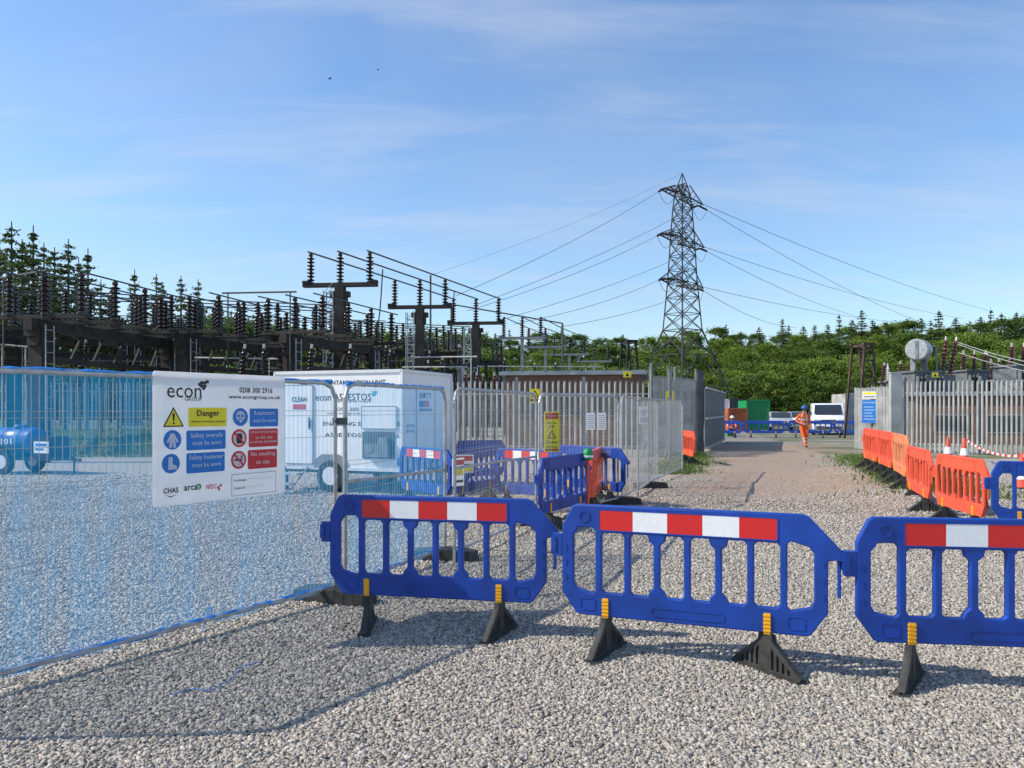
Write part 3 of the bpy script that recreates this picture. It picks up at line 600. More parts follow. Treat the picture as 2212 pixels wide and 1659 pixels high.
for px,Y,h in ((1405,26.8,3.1),(1444,28,3.2),(1448,24.5,2.9)):
    boxthing('steel_post','slim grey steel post standing among the palisade left of the gateway','post',(X(px,Y),Y,0),(.09,.09,h),'grey',0,capx((.09,.09,h)))['group']='slim posts left of the gateway'
# ---------- brick buildings
def building(px0,Y0,px1,Y1,h,dp,label):
    a=PP(px0,Y0); c=PP(px1,Y1); L=math.hypot(c[0]-a[0],c[1]-a[1]); o=thing('brick_building',label,'building',(a[0],a[1],0),math.atan2(c[1]-a[1],c[0]-a[0]))
    MB().box((L/2,dp/2,h/2),(L,dp,h)).build('wall','brick',o)
    r=MB(); r.box((L/2,dp/2,h+.07),(L+.5,dp+.5,.14)); r.box((L/2,dp/2,h+.16),(L+.3,dp+.3,.04))
    for i in range(int(L/.5)): r.box((i*.5+.2,-.12,h+.21),(.06,.3,.03))
    r.build('roof','roof',o)
    for k in range(3):
        x=L*(.2+.28*k); wd=MB(); wd.box((x,-.01,h-1.3),(1.5,.06,.9)); w1=wd.build('window','grey',o)
        MB().box((x,-.045,h-1.3),(1.35,.02,.75)).build('pane','glass',w1)
    d=MB(); d.box((L*.9,-.01,1.05),(.95,.06,2.1)); d.build('door','dgrey',o)
building(1092,33,1385,32,3.12,7,'low brown brick building with a grey flat roof behind the left palisade fence')
building(1975,37,2400,34,2.3,6,'low brown brick building behind the right palisade fence')
# ---------- switchgear
prof=[(.05,0),(.13,.01),(.13,.06),(.07,.07)]
ns=7
for k in range(ns):
    z=.1+k*.155; prof+=[(.07,z),(.17,z+.035),(.175,z+.05),(.08,z+.085),(.065,z+.12)]
prof+=[(.09,.1+ns*.155),(.09,1.27),(.05,1.30)]
INS=MB().lathe(prof,9).mesh('insulator','ins',True); INSR=MB().lathe(prof,9).mesh('insulator','insr',True)
def gantry(p,q,zt,label,st=4,half=1.25,group=None,s=1.,bus=True,ext=.35):
    L=math.hypot(q[0]-p[0],q[1]-p[1]); a=math.atan2(q[1]-p[1],q[0]-p[0]); o=thing('switchgear_gantry',label,'gantry',(p[0],p[1],hgt(*p)-.02),a,group)
    for x in (0,L):
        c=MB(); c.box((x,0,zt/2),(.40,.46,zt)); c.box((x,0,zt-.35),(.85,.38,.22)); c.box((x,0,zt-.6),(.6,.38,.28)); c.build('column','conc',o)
        l=MB()
        for sx in (-.18,.18): l.tube((x+sx,-.36,.1),(x+sx,-.36,zt-.1),.018,4)
        for k in range(int(zt/.35)): l.tube((x-.18,-.36,.3+k*.35),(x+.18,-.36,.3+k*.35),.012,4)
        l.build('ladder','galv',o)
    b=MB().box((L/2,0,zt+.12-.22),(L+1.0,.30,.36)); b.box((L/2,0,zt-1.15),(L,.16,.18))
    for k in range(int(L/1.1)): b.beam((k*1.1+.3,0,zt-1.1),(k*1.1+.85,0,zt-.25),.07,.07)
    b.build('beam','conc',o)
    for i in range(st):
        x=L*(i+.15)/(st-.7)
        MB().box((x,0,zt+.20),(.20,2*half+.5,.13)).build('crossarm','conc',o)
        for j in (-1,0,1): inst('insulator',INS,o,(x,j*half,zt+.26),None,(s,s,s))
    if bus:
        for j in (-1,0,1): MB().tube((-ext,j*half,zt+.26+1.3*s+.03),(L+ext,j*half,zt+.26+1.3*s+.03),.028,6).build('busbar','alu',o)
    return o
gantry(PP(85,24),PP(365,31),4.4,'nearest low concrete switchgear gantry at the far left, above the blue netting',5)
gantry(PP(400,29.5),PP(612,37),4.4,'low concrete gantry above the top of the white safety board',5)
gantry(PP(628,30),PP(800,36),4.4,'low concrete gantry just left of the tallest switchgear post',4)
gantry(PP(-30,33),PP(345,36.5),4.9,'long level gantry in the second rank at the far left',8)
gantry(PP(-60,28),PP(30,33),4.5,'concrete gantry cut off by the left picture edge',3)
gantry(PP(425,38),PP(725,40),4.7,'long level gantry in the second rank above the safety board',8)
gantry(PP(300,50),PP(560,52),5.3,'distant level gantry below the slender larches',7)
gantry(PP(30,48),PP(270,50),5.4,'distant level gantry in front of the tall dark conifers',7)
gantry(PP(760,46),PP(990,49),4.6,'level gantry behind the first and second tall posts',6)
gantry(PP(570,56),PP(820,58),6.0,'farthest level gantry left of the tallest post',7)
gantry(PP(880,56),PP(1080,58),4.6,'low distant gantry between the second and third tall posts',5)
def tpost(px,Y,zt,label,rz,half=1.38,s=1.05,group=None,w=.42,m='conc',bracket=True):
    o=thing('insulator_post',label,'post',(X(px,Y),Y,0),rz,group)
    c=MB(); c.box((0,0,zt/2),(w,w,zt))
    if bracket: c.box((0,0,zt-.35),(w*2.1,w*.8,.25)); c.box((0,0,zt-.65),(w*1.5,w*.8,.35))
    c.build('column',m,o)
    c=MB(); c.box((0,0,zt+.08),(2*half+.7,.3,.18)); c.box((-half-.2,0,zt+.22),(.3,.35,.1)); c.box((half+.2,0,zt+.22),(.3,.35,.1)); c.build('crossarm',m,o)
    for j in (-1,0,1): inst('insulator',INS,o,(j*half,0,zt+.17),None,(s,s,s))
    if bracket:
        l=MB()
        for sx in (-.72,-.28):
            for sy in (-.2,.2): l.tube((sx,sy,.1),(sx,sy,zt-.2),.032,4)
        for k in range(int(zt/.45)):
            z=.2+k*.45
            for sy in (-.2,.2): l.tube((-.72,sy,z),(-.28,sy,z),.02,4); l.tube((-.72,sy,z),(-.28,sy,z+.45),.016,4)
        l.build('ladder','galv',o)
    return o
rzT=math.atan2(-.1,1.0)
TP=[(735,35.0,7.25),(907,41.4,7.1),(1028,46.5,6.8)]
for (px,Y,zt),l in zip(TP,('tallest dark post with three insulators, left of the trailer roof','second tall dark post with three insulators, above the trailer','third tall dark post with three insulators, above the palisade fence')): tpost(px,Y,zt,l,rzT)
ca,sa=math.cos(rzT),math.sin(rzT)
for j,nm in ((-1,'left'),(0,'middle'),(1,'right')):
    pts=[Vector((X(px,Y)+j*1.38*ca,Y+j*1.38*sa,zt+.17+1.05*1.3+.04)) for px,Y,zt in TP]
    pts[0]+= (pts[0]-pts[1])*.03; pts.append(pts[2]+(pts[2]-pts[1])*.05)
    tag(MB().path(pts,.04,6).build('busbar','alu',None,True),nm+' of the three high tubes running over the tall dark posts','busbar')
for a,b,l in ((0,1,'nearest'),(1,2,'farther')):
    p=Vector((X(TP[a][0],TP[a][1])+1.9,TP[a][1]+.8,8.2)); pts=[p+Vector((-.1-.5*t,1.*t,-2.6*t*(1.4-.4*t)-.6*math.sin(3.14*t))) for t in [k/10 for k in range(11)]]
    tag(MB().path(pts,.03,5).build('jumper_cable','conc',None,True),l+' slack black cable hanging from the high tubes','cable')
prev=None
for i,(px,Y) in enumerate([(1128,54),(1178,60),(1230,66),(1284,73)]):
    tpost(px,Y,6.6-.15*i,['first','second','third','fourth'][i]+' of the slim distant insulator posts above the brick building',rzT,1.3,1.05,None,.22,'grey',False)
    if prev:
        for j in (-1,0,1): tag(MB().tube((X(prev[0],prev[1])+j*1.3,prev[1],prev[2]+1.56),(X(px,Y)+j*1.3,Y,6.6-.15*i+1.56),.035,5).build('busbar','alu'),'thin distant tube joining the slim insulator posts above the brick building','busbar','thin tubes on the slim posts')
    prev=(px,Y,6.6-.15*i)
def bushing(px,Y,z0,s,label,group,tilt=0,me=INSR,rz=0):
    o=thing('bushing_stand',label,'bushing',(X(px,Y),Y,0),rz,group)
    MB().box((0,0,z0/2),(.12,.12,z0)).box((0,0,z0),(.35,.35,.08)).build('stand','grey',o)
    inst('insulator',me,o,(0,0,z0+.04),(0,tilt,0),(s*1.15,s*1.15,s)); c=MB().tube((0,0,0),(0,0,.16),.05,8); a=c.build('end_fitting','lalu',o,True); a.location=(math.sin(tilt)*1.3*s,0,z0+.04+math.cos(tilt)*1.3*s); a.rotation_euler=(0,tilt,0)
for px,t_ in ((520,.12),(574,-.05),(666,.1),(757,0)): bushing(px,29,2.7,.95,'dark upright bushing rising just above the netted fence','dark bushings above the netted fence',t_,INS)
for px,Y in ((1005,36),(1030,37),(1044,38.5),(1068,37.5)): bushing(px,Y,2.3,.75,'red-brown bushing standing above the palisade left of the brick building','red-brown bushings left of the brick building')
for i in range(40):
    px,Y,z=[(890,38,3.1),(925,40,3.0),(955,36,2.9),(1090,50,3.8),(1155,52,3.6),(1200,50,3.5),(1265,56,3.4),(1305,52,3.2)][i] if i<8 else (rnd.uniform(0,1080),rnd.uniform(34,52),rnd.uniform(2.6,4.4))
    bushing(px,Y,z,.8,'small dark insulator on a steel stand among the switchgear','small insulators on stands',0,INS)
for i,(a,Ya,za,b,Yb2,zb2) in enumerate([(880,36,4.1,1030,34,4.0),(870,37,3.7,1010,35,3.6),(1000,45,4.2,1300,60,5.0),(1080,48,4.0,1330,62,4.6),(1130,50,3.4,1330,50,3.3),(0,30,4.2,60,30,4.1),(380,33,3.9,600,31,3.7),(0,26,6.1,100,24,6.0),(0,34,7.0,230,42,7.4),(480,30,6.2,640,29,6.1),(100,40,4.2,340,41,4.2),(620,42,4.4,900,44,4.4)]):
    pa=Vector((X(a,Ya),Ya,za)); pb=Vector((X(b,Yb2),Yb2,zb2))
    o=MB().tube(pa,pb,.035,6)
    for t_ in (.08,.92):
        q=pa.lerp(pb,t_); o.tube((q.x,q.y,0),(q.x,q.y,q.z),.028,5)
    tag(o.build('tube_run','lalu' if i<7 else 'alu',None,True),'thin metal tube run on slim supports crossing the switchgear','tube','thin tube runs in the switchgear')
for i in range(34):
    px=rnd.uniform(0,1060); Y=rnd.uniform(38,60); z=rnd.uniform(2.8,5.2)
    tag(MB().box((X(px,Y),Y,z/2),(.16,.16,z)).box((X(px,Y),Y,z),(1.8,.16,.16)).box((X(px,Y)+.7,Y,z+.2),(.12,.12,.5)).box((X(px,Y)-.7,Y,z+.2),(.12,.12,.5)).build('bracket_post','conc'),'dark bracket post deep among the switchgear','post','dark bracket posts in the switchgear')
def aframe(px,Y,z,w,label,m='conc'):
    o=thing('support_frame',label,'frame',(X(px,Y),Y,0),.3); b=MB()
    for s_ in (-1,1):
        for t_ in (-.5,.5): b.beam((s_*w,t_,0),(s_*w*.3,t_,z),.11,.11)
        b.beam((s_*w*.3,-.6,z),(s_*w*.3,.6,z),.12,.12)
    for k in range(4):
        zz=z*(.3+.18*k); ww=w*(1-.7*zz/z); b.beam((-ww,-.5,zz),(ww,-.5,zz),.06,.08); b.beam((-ww,-.5,zz),(ww*.8,-.5,zz+z*.16),.05,.05)
    b.build('leg_frame',m,o); b=MB().box((0,-.5,z+.08),(w*1.0,.16,.14)).box((0,.5,z+.08),(w*1.0,.16,.14)); b.build('crossbeam',m,o); inst('insulator',INS,o,(0,0,z-1.2),None,(.8,.8,.8))
aframe(1862,44,5.3,.8,'brown A-shaped support frame right of the white van','brown')
aframe(1358,50,6.0,.8,'dark support frame beside the left foot of the pylon','conc')
M['tgrey']=mat('transformer_grey',(.13,.14,.145),.6,var=.35,scale=2.5)
def transformer(px,Y,label,drum=True):
    o=thing('transformer',label,'transformer',(X(px,Y),Y,0),.1); zt=3.55 if drum else 3.75; b=MB(); b.box((0,0,zt/2),(1.5,1.6,zt))
    for k in range(8): b.box((-.66+k*.19,-.9,zt/2),(.05,.25,zt-.4))
    b.box((0,0,zt+.05),(1.7,1.8,.1)).box((0,-.95,zt-.3),(.5,.2,.35)); b.build('tank','tgrey',o)
    if drum:
        DT=Matrix.Translation((0,0,4.75))@Matrix.Rotation(R(-44),4,'Z')@UP
        MB().lathe([(.05,-.60),(.50,-.59),(.56,-.52),(.56,.52),(.5,.59),(.05,.60)],26,0,DT).build('conservator','galv',o,True)
        MB(DT).box((.0,.0,.62),(.14,.9,.03)).build('sight_glass','grey',o)
        MB().box((-.3,0,3.95),(.1,.4,.75)).box((.3,0,3.95),(.1,.4,.75)).build('bracket','grey',o)
        MB().path([(.6,-.3,4.95),(.75,-.3,4.9),(.8,-.3,3.6)],.045).build('pipe','grey',o)
        MB().box((1.3,-.3,1.75),(.7,.5,3.4)).build('cable_box','tgrey',o)
    for dx,t_ in ((1.1,.10),(1.5,.2)) if drum else ((-.6,0),(0,.05),(.6,.1)):
        hs_=1.35 if drum else .8; z_=zt-.05; inst('bushing',INSR,o,(dx,-.3,z_),(0,t_,0),(1.05,1.05,hs_))
        tp_=1.3*hs_; MB().tube((dx+math.sin(t_)*tp_,-.3,z_+tp_*math.cos(t_)),(dx+math.sin(t_)*(tp_+.2),-.3,z_+.2+tp_*math.cos(t_)),.05,6).build('bushing_fitting','lalu',o)
transformer(1985,40,'grey transformer with a round drum on top behind the right palisade fence')
transformer(2095,43,'grey ribbed transformer right of the one with the drum',False)
transformer(2200,38,'grey ribbed transformer at the right picture edge behind the fence',False)
bushing(1918,42,3.2,.6,'pale bushing on a stand left of the drum topped transformer',None,0,MB().lathe(prof,9).mesh('insulator','lamp',True))
bushing(1890,44,2.7,.7,'red-brown bushing between the brown A-shaped frame and the drum transformer',None)
for k,(px,Y,z) in enumerate([(2145,41,3.2),(2160,41,3.2),(1945,43,3.2),(2056,46,3.6),(2178,44,3.4),(1905,46,3.3),(2125,46,3.9),(1962,45,3.7)]): bushing(px,Y,z,.75,'red-brown bushing among the transformers behind the right fence','red-brown bushings among the transformers',.05*k-.1)
for i,(y0,y1) in enumerate(((738,783),(742,795),(760,803))):
    pts=[Vector((X(2065,40),40,Z(y0,40))).lerp(Vector((X(2300,30),30,Z(y1+15,30))),k/8)-Vector((0,0,.12*math.sin(3.14159*k/8))) for k in range(9)]
    tag(MB().path(pts,.018,5).build('overhead_conductor','lalu',None,True),['topmost','middle','lowest'][i]+' pale conductor running right from the bushings over the right fence','cable')
# ---------- pylon
PY=85; sP=.695; PX=X(1474,PY); th=R(32)
py=thing('lattice_pylon','tall steel lattice electricity pylon rising above the wood','pylon',(PX,PY,0),th,None,(sP,sP,sP))
def hw(z): return float(np.interp(z,[0,15,23,30,36,40.0],[6.7,2.15,1.6,1.3,.95,.12]))
lv=[0,6,11,15,17.6,20.2,22.4,24.6,26.8,28.9,30.8,32.6,34.4,36.4,38]
m_=mat('pylon_steel',(.05,.052,.05),.65,.2,var=.3,scale=.5)
for sx,sy in ((1,1),(1,-1),(-1,1),(-1,-1)):
    l=MB()
    for a,b in zip(lv,lv[1:]): w_=.27 if a<15 else .19; l.beam((sx*hw(a),sy*hw(a),a),(sx*hw(b),sy*hw(b),b),w_,w_)
    l.beam((sx*hw(38),sy*hw(38),38),(0,0,40),.14,.14); l.build('leg',m_,py)
br=MB()
for a,b in zip(lv,lv[1:]):
    ca_=[(hw(a),hw(a)),(-hw(a),hw(a)),(-hw(a),-hw(a)),(hw(a),-hw(a))]; cb=[(hw(b),hw(b)),(-hw(b),hw(b)),(-hw(b),-hw(b)),(hw(b),-hw(b))]
    for i in range(4):
        j=(i+1)%4; t1=.13 if a<15 else .095
        if a<11:
            mid=((cb[i][0]+cb[j][0])/2,(cb[i][1]+cb[j][1])/2,b); br.beam((*ca_[i],a),mid,t1,t1); br.beam((*ca_[j],a),mid,t1,t1)
            for (u_,v_) in ((i,j),(j,i)):
                q=Vector(((ca_[u_][0]+cb[u_][0])/2,(ca_[u_][1]+cb[u_][1])/2,(a+b)/2)); q2=(Vector((*ca_[u_],a))+Vector(mid))/2; br.beam(q,q2,.09,.09); br.beam(q2,(*cb[u_],b),.09,.09)
        else: br.beam((*ca_[i],a),(*cb[j],b),t1,t1); br.beam((*ca_[j],a),(*cb[i],b),t1,t1)
        br.beam((*cb[i],b),(*cb[j],b),t1,t1)
br.build('bracing',m_,py)
arm_ang=math.atan2(-.80,-.60)-th
ends=[]
for z,La in ((36.2,6.2),(29.2,6.8),(22.4,6.4)):
    for s_ in (1,-1):
        d=Vector((math.cos(arm_ang),math.sin(arm_ang),0))*s_; n=Vector((-d.y,d.x,0)); w_=hw(z)
        a=MB(); tip=d*La+Vector((0,0,z))
        for k in (-1,1):
            a.beam(d*w_*.8+n*k*w_+Vector((0,0,z)),tip+n*k*.8,.16,.16); a.beam(d*w_*.8+n*k*w_+Vector((0,0,z+1.9)),tip+n*k*.8,.13,.13)
            for q in range(4):
                t0,t1=q/4,(q+1)/4; lo0=(d*w_*.8+n*k*w_+Vector((0,0,z))).lerp(tip+n*k*.8,t0); hi=(d*w_*.8+n*k*w_+Vector((0,0,z+1.9))).lerp(tip+n*k*.8,t1); a.beam(lo0,hi,.08,.08)
        for q in range(5):
            t0=q/4; p1=(d*w_*.8+n*w_+Vector((0,0,z))).lerp(tip+n*.8,t0); p2=(d*w_*.8-n*w_+Vector((0,0,z))).lerp(tip-n*.8,t0); a.beam(p1,p2,.10,.10)
        a.build('crossarm',m_,py); ends.append((z,s_,Matrix.Rotation(th,3,'Z')@(tip*sP)+Vector((PX,PY,0))))
def sag(p,q,s,n=16):
    return [p.lerp(q,t)-Vector((0,0,s*4*t*(1-t))) for t in [k/n for k in range(n+1)]]
LE=[(985,55,9.8),(1030,56,9.3),(1010,54,8.6),(1080,57,8.3),(1110,56,7.9),(1210,58,7.9)]
RE=[(2140,150,672),(2000,150,700),(2080,152,688),(1880,150,690),(2010,152,700),(1720,148,708)]
for i,(z,s_,p) in enumerate(ends):
    q1=Vector((X(LE[i][0],LE[i][1]),LE[i][1],LE[i][2])); q2=Vector((X(RE[i][0],RE[i][1]),RE[i][1],Z(RE[i][2],RE[i][1])))
    lv_=['top','middle','lowest'][i//2]; sd='nearer' if s_>0 else 'farther'
    a=p+(q1-p).normalized()*1.7; b=p+(q2-p).normalized()*2.0
    for st_,en,nm in ((p,a,'left'),(p,b,'right')):
        d=en-st_; k=MB()
        for u in range(10): c=st_.lerp(en,.1+.09*u); k.tube(c-d.normalized()*.02,c+d.normalized()*.05,.12,7)
        k.tube(st_,en,.03,5)
        tag(k.build('string_insulator','ins',None),'string insulator on the %s side of the %s %s pylon arm'%(nm,lv_,sd),'insulator')
    tag(MB().path(sag(a,q1,.45),.020,4).build('power_line','conc'),'power line running down left from the %s %s pylon arm'%(lv_,sd),'cable')
    tag(MB().path(sag(b,q2,1.0),.026,4).build('power_line','conc'),'power line running right from the %s %s pylon arm'%(lv_,sd),'cable')
    tag(MB().path([a]+[a.lerp(b,t_)-Vector((0,0,1.3*math.sin(3.14159*t_))) for t_ in (.15,.3,.5,.7,.85)]+[b],.022,4).build('jumper_loop','conc'),'slack jumper loop under the %s %s pylon arm'%(lv_,sd),'cable')
tag(MB().path(sag(Vector((PX,PY,27.8)),Vector((X(930,58),58,11.8)),.5),.011,4).build('earth_wire','conc'),'thin earth wire falling left from the pylon peak','cable')
tag(MB().path([(X(930,58),58,0),(X(930,58),58,11.8)],.08,6).build('wire_mast','dgrey'),'slim distant mast taking the thin earth wire above the switchgear','mast')
ag=thing('terminal_gantry','slender distant steel gantry where the power lines come down','gantry',(0,0,0))
for px in (975,1215): MB().tube((X(px,56.5),56.5,0),(X(px,56.5),56.5,9.4 if px<1000 else 8),.08,6).build('column','dgrey',ag)
MB().path([(X(975,56.5),56.5,9.4),(X(1215,56.5),56.5,8.0)],.05,6).build('beam','dgrey',ag)
# ---------- signs on fences
def notice(name,label,px,Y,z,w,h,rz,mats,draw,th=.006):
    o=thing(name,label,'sign',(X(px,Y),Y,z),rz); MB(UP).plate(rc(-w/2,0,w/2,h,.008),[],th).build('board',mats[0],o)
    t=MB(UP); draw(t); t.build('lettering',mats[1:],o); return o
def dy(t):
    w,h=.30,.66; t.rect(-.13,h-.12,.13,h-.02,.005,1); t.text('No entry',0,h-.09,.2,.04,.008,3,0,'C'); t.text('Asbestos',0,h-.20,.2,.035,.006,2,0,'C'); t.text('area',0,h-.26,.1,.035,.006,2,0,'C')
    t.poly([(-.09,.22),(.09,.22),(0,.37)],.005,2); t.poly([(-.06,.235),(.06,.235),(0,.34)],.007,0); t.rect(-.006,.25,.006,.31,.009,2); t.text('Caution',0,.14,.22,.045,.006,2,.01,'C'); t.text('Work area',0,.07,.22,.035,.006,2,0,'C'); t.rect(-.13,.02,.13,.05,.005,1)
aD=math.atan2(2.2,1.43)
notice('warning_notice','yellow and red warning notice hung on the bare mesh panel',1192,11.45,1.02,.24,.60,aD*.35,['syel','syel','sred','ink','rwhite'],lambda t:(setattr(t,'T',UP@Matrix.Diagonal((.8,.91,1,1))),dy(t)))
def dw(t): t.disc(0,.24,.07,.005,0); t.rect(-.05,.22,.05,.26,.007,1); t.rect(-.1,.04,.1,.14,.005,0)
notice('mandatory_notice','small white and blue notice on the mesh panel left of the track',1390,16,1.35,.24,.36,.6,['correx','sblue','correx'],dw)
def dyy(t): t.poly([(-.16,.2),(.16,.2),(0,.46)],.005,0); t.poly([(-.10,.23),(.10,.23),(0,.40)],.007,1); t.rect(-.16,.06,.16,.15,.005,0)
notice('hazard_notice','yellow electrical hazard notice high on the long palisade fence',1155,27.0,1.88,.36,.50,0,['syel','ink','syel'],dyy)
notice('hazard_notice','small yellow hazard notice on the palisade by the left gate post',1447,26.6,1.9,.3,.4,.3,['syel','ink','syel'],lambda t:(t.poly([(-.1,.1),(.1,.1),(0,.3)],.005,0)))
for px,l in ((1276,'left of the two pale boards on the long palisade fence'),(1300,'right of the two pale boards on the long palisade fence')):
    notice('fence_board',l,px,26.9,.95,.30,.6,0,['rwhite','grey','ink'],lambda t:[t.rect(-.12,.06+.07*k,.12,.08+.07*k,.005,0) for k in range(7)])
notice('site_notice','tall blue site notice on the open gate leaf at the right of the gateway',1878,30.6,1.12,.56,.92,-.75,['sblue','sblue','rwhite'],lambda t:(t.text('Electricity Substation',0,.78,.48,.06,.006,1,.01,'C'),[t.rect(-.20,.15+.12*k,.20-.05*(k%3),.165+.12*k,.006,1) for k in range(5)]))
notice('site_notice','white notice above the blue one on the open gate leaf',1878,30.6,2.08,.56,.30,-.75,['correx','syel','ink'],lambda t:(t.rect(-.24,.18,.24,.26,.006,0),t.rect(-.2,.07,.2,.10,.006,1)))
notice('white_notice','small white notice on the bare panel beside the trailer',990,8.75,.78,.2,.32,.9,['correx','sred','ink','syel'],lambda t:(t.rect(-.09,.24,.09,.3,.005,0),t.rect(-.08,.12,.08,.2,.005,2),t.rect(-.08,.04,.08,.07,.005,1)))
notice('white_notice','white and red notice with small print on the plain blue barrier',1003,12.45,.62,.32,.3,.4,['correx','sred','ink','syel'],lambda t:(t.rect(-.14,.2,.14,.28,.005,0),t.rect(-.12,.12,.12,.15,.005,1),t.rect(-.14,.03,.14,.09,.005,2)))
for px,Y,l in ((2020,38.5,'the drum transformer'),(1355,31,'the brick building roof edge')):
    notice('hazard_label','tiny yellow hazard label on '+l,px,Y,Z(815,Y),.32,.24,0,['syel','ink','syel'],lambda t:t.poly([(-.08,.04),(.08,.04),(0,.2)],.005,0))
o=thing('marker_post','round green topped red post beside the slanting blue barrier','post',(X(1270,11.4),11.4,0))
MB().tube((0,0,0),(0,0,.95),.025,8).build('pole','red',o,True)
a=MB().lathe([(.04,0),(.075,.02),(.08,.09),(.07,.14),(.03,.18),(.01,.19)],14,0,Matrix.Translation((0,0,.90))).build('green_top','green',o,True)
MB().lathe([(.082,0),(.082,.03)],14,0,Matrix.Translation((0,0,.945))).build('white_band','rwhite',a,True)
def cone(px,Y,label,z=0):
    x=X(px,Y); o=thing('traffic_cone',label,'cone',(x,Y,hgt(x,Y)+z))
    MB().box((0,0,.02),(.38,.38,.04)).build('base','rubber',o)
    MB().lathe([(.15,.04),(.03,.74),(.02,.745)],16).build('body','red',o,True)
    MB().lathe([(.129,.2),(.089,.42)],16).build('sleeve','rwhite',o,True)
cone(2048,25.5,'left of the two orange and white traffic cones before the right fence'); cone(2083,24.5,'right of the two orange and white traffic cones before the right fence'); cone(2208,16,'traffic cone at the right picture edge')
t_=MB(); pa=Vector((X(2087,24.5),24.5,.70)); pb=Vector((X(2212,15.9),15.9,.70))
for k in range(24):
    a=pa.lerp(pb,k/24);b=pa.lerp(pb,(k+1)/24); da=.16*4*(k/24)*(1-k/24); db_=.16*4*((k+1)/24)*(1-(k+1)/24); t_.add([a-Vector((0,0,.03+da)),b-Vector((0,0,.03+db_)),b-Vector((0,.01,db_-.03)),a-Vector((0,.01,da-.03))],[(0,1,2,3)],k%2)
tag(t_.build('barrier_tape',['rred','rwhite']),'red and white tape stretched between the cones before the right fence','tape')
# ---------- yard beyond gate
def container(px0,px1,Y,h,m,label,name='shipping_container',cat='container',dp=2.4):
    w_=X(px1,Y)-X(px0,Y); o=thing(name,label,cat,(X((px0+px1)/2,Y),Y,0)); b=MB(); b.box((0,dp/2,h/2+.1),(w_,dp,h))
    n=int(w_/.16)
    for i in range(n): b.box((-w_/2+.1+i*.16,-.02,h/2+.1),(.08,.04,h-.2))
    b.build('body',m,o); f=MB()
    for x in (-w_/2,w_/2): f.box((x,-.03,h/2+.1),(.1,.1,h+.1))
    f.box((0,-.03,h+.12),(w_,.1,.1)); f.box((0,-.03,.12),(w_,.1,.12)); f.build('frame',m,o)
container(1613,1661,63,2.3,'green','green shipping container beyond the gateway')
container(1574,1612,58,1.6,'rust','rusty orange skip beyond the gateway','skip','skip')
container(1545,1574,60,2.3,'white','white site cabin at the left beyond the gateway','site_cabin','cabin')
container(1826,1862,56,2.7,'pale','pale grey site cabin right behind the white van','site_cabin','cabin')
container(1568,1606,70,2.5,'dgrey','dark shed behind the rusty skip','shed','shed')
def vehicle(px,Y,rz,kind,label,paint):
    o=thing('parked_van' if kind=='van' else 'parked_car',label,'van' if kind=='van' else 'car',(X(px,Y),Y,0),rz)
    if kind=='van':
        wd=1.98; out=[(0,.35),(5,.35),(5,2.0),(4.9,2.1),(1.75,2.08),(1.5,2.02),(.85,1.30),(.15,1.12),(.02,.95),(0,.6)]; hood=((.84,1.30),(1.44,1.95)); hl=.93
    else:
        wd=1.75; out=[(0,.3),(4.2,.3),(4.25,.95),(3.9,1.05),(3.3,1.42),(1.9,1.46),(1.1,1.0),(.2,.85),(.02,.7)]; hood=((1.08,1.02),(1.80,1.41)); hl=.68
    Tm=Matrix.Rotation(R(90),4,'Z')@UP
    MB(Tm).plate(out,[],wd,.10).build('body',paint,o,True)
    (y0,z0),(y1,z1)=hood; i_=.14
    MB().add([(-wd/2+i_,y0-.03,z0+.05),(wd/2-i_,y0-.03,z0+.05),(wd/2-i_-.06,y1-.04,z1+.03),(-wd/2+i_+.06,y1-.04,z1+.03)],[(0,1,2,3)]).build('windscreen','glass',o)
    for s_ in (-1,1):
        MB().box((s_*wd*.36,.0,hl),(.34,.12,.2)).build('headlight','lamp',o)
        MB().box((s_*(wd/2+.12),y0+.15,z0+.1),(.2,.1,.24)).build('mirror','dgrey',o)
        for yy in (.85,out[1][0]-.95): wheel(o,(s_*(wd/2-.1),yy,.34),.34,.22)
        MB().box((s_*(wd/2-.01),y1+.4,z1-.3),(.03,.9,.42)).build('side_window','glass',o)
    MB().box((0,-.02,hl-.02),(.9,.06,.2)).box((0,-.02,.48),(1.5,.06,.22)).build('grille','dgrey',o)
    MB().box((0,-.055,.62),(.5,.02,.11)).build('number_plate','rwhite',o)
vehicle(1790,49.5,-R(20),'van','white van parked facing the gateway','wpaint'); vehicle(1688,60,-R(17),'car','pale silver car parked between the green container and the white van','carp'); vehicle(1722,68,-R(18),'car','white car parked behind the silver one','wpaint')
vehicle(1668,74,-R(10),'car','white car farthest back beside the green container','wpaint')
# ---------- people
def skinned(name,J,E,mats,matf,parent):
    me=bpy.data.meshes.new('sk'); ks=list(J); me.from_pydata([J[k][0] for k in ks],[(ks.index(a),ks.index(b)) for a,b in E],[])
    ob=bpy.data.objects.new('sk',me); C.objects.link(ob); ob.modifiers.new('s','SKIN'); ss=ob.modifiers.new('u','SUBSURF'); ss.levels=2
    for i,k in enumerate(ks):
        r=J[k][1]; me.skin_vertices[0].data[i].radius=r if isinstance(r,tuple) else (r,r); me.skin_vertices[0].data[i].use_root=(k=='pel')
    bpy.context.view_layer.update(); m2=bpy.data.meshes.new_from_object(ob.evaluated_get(bpy.context.evaluated_depsgraph_get())); bpy.data.objects.remove(ob)
    m2.materials.clear()
    for m in mats: m2.materials.append(M[m])
    for p in m2.polygons: p.use_smooth=True; p.material_index=matf(p.center)
    return inst(name,m2,parent)
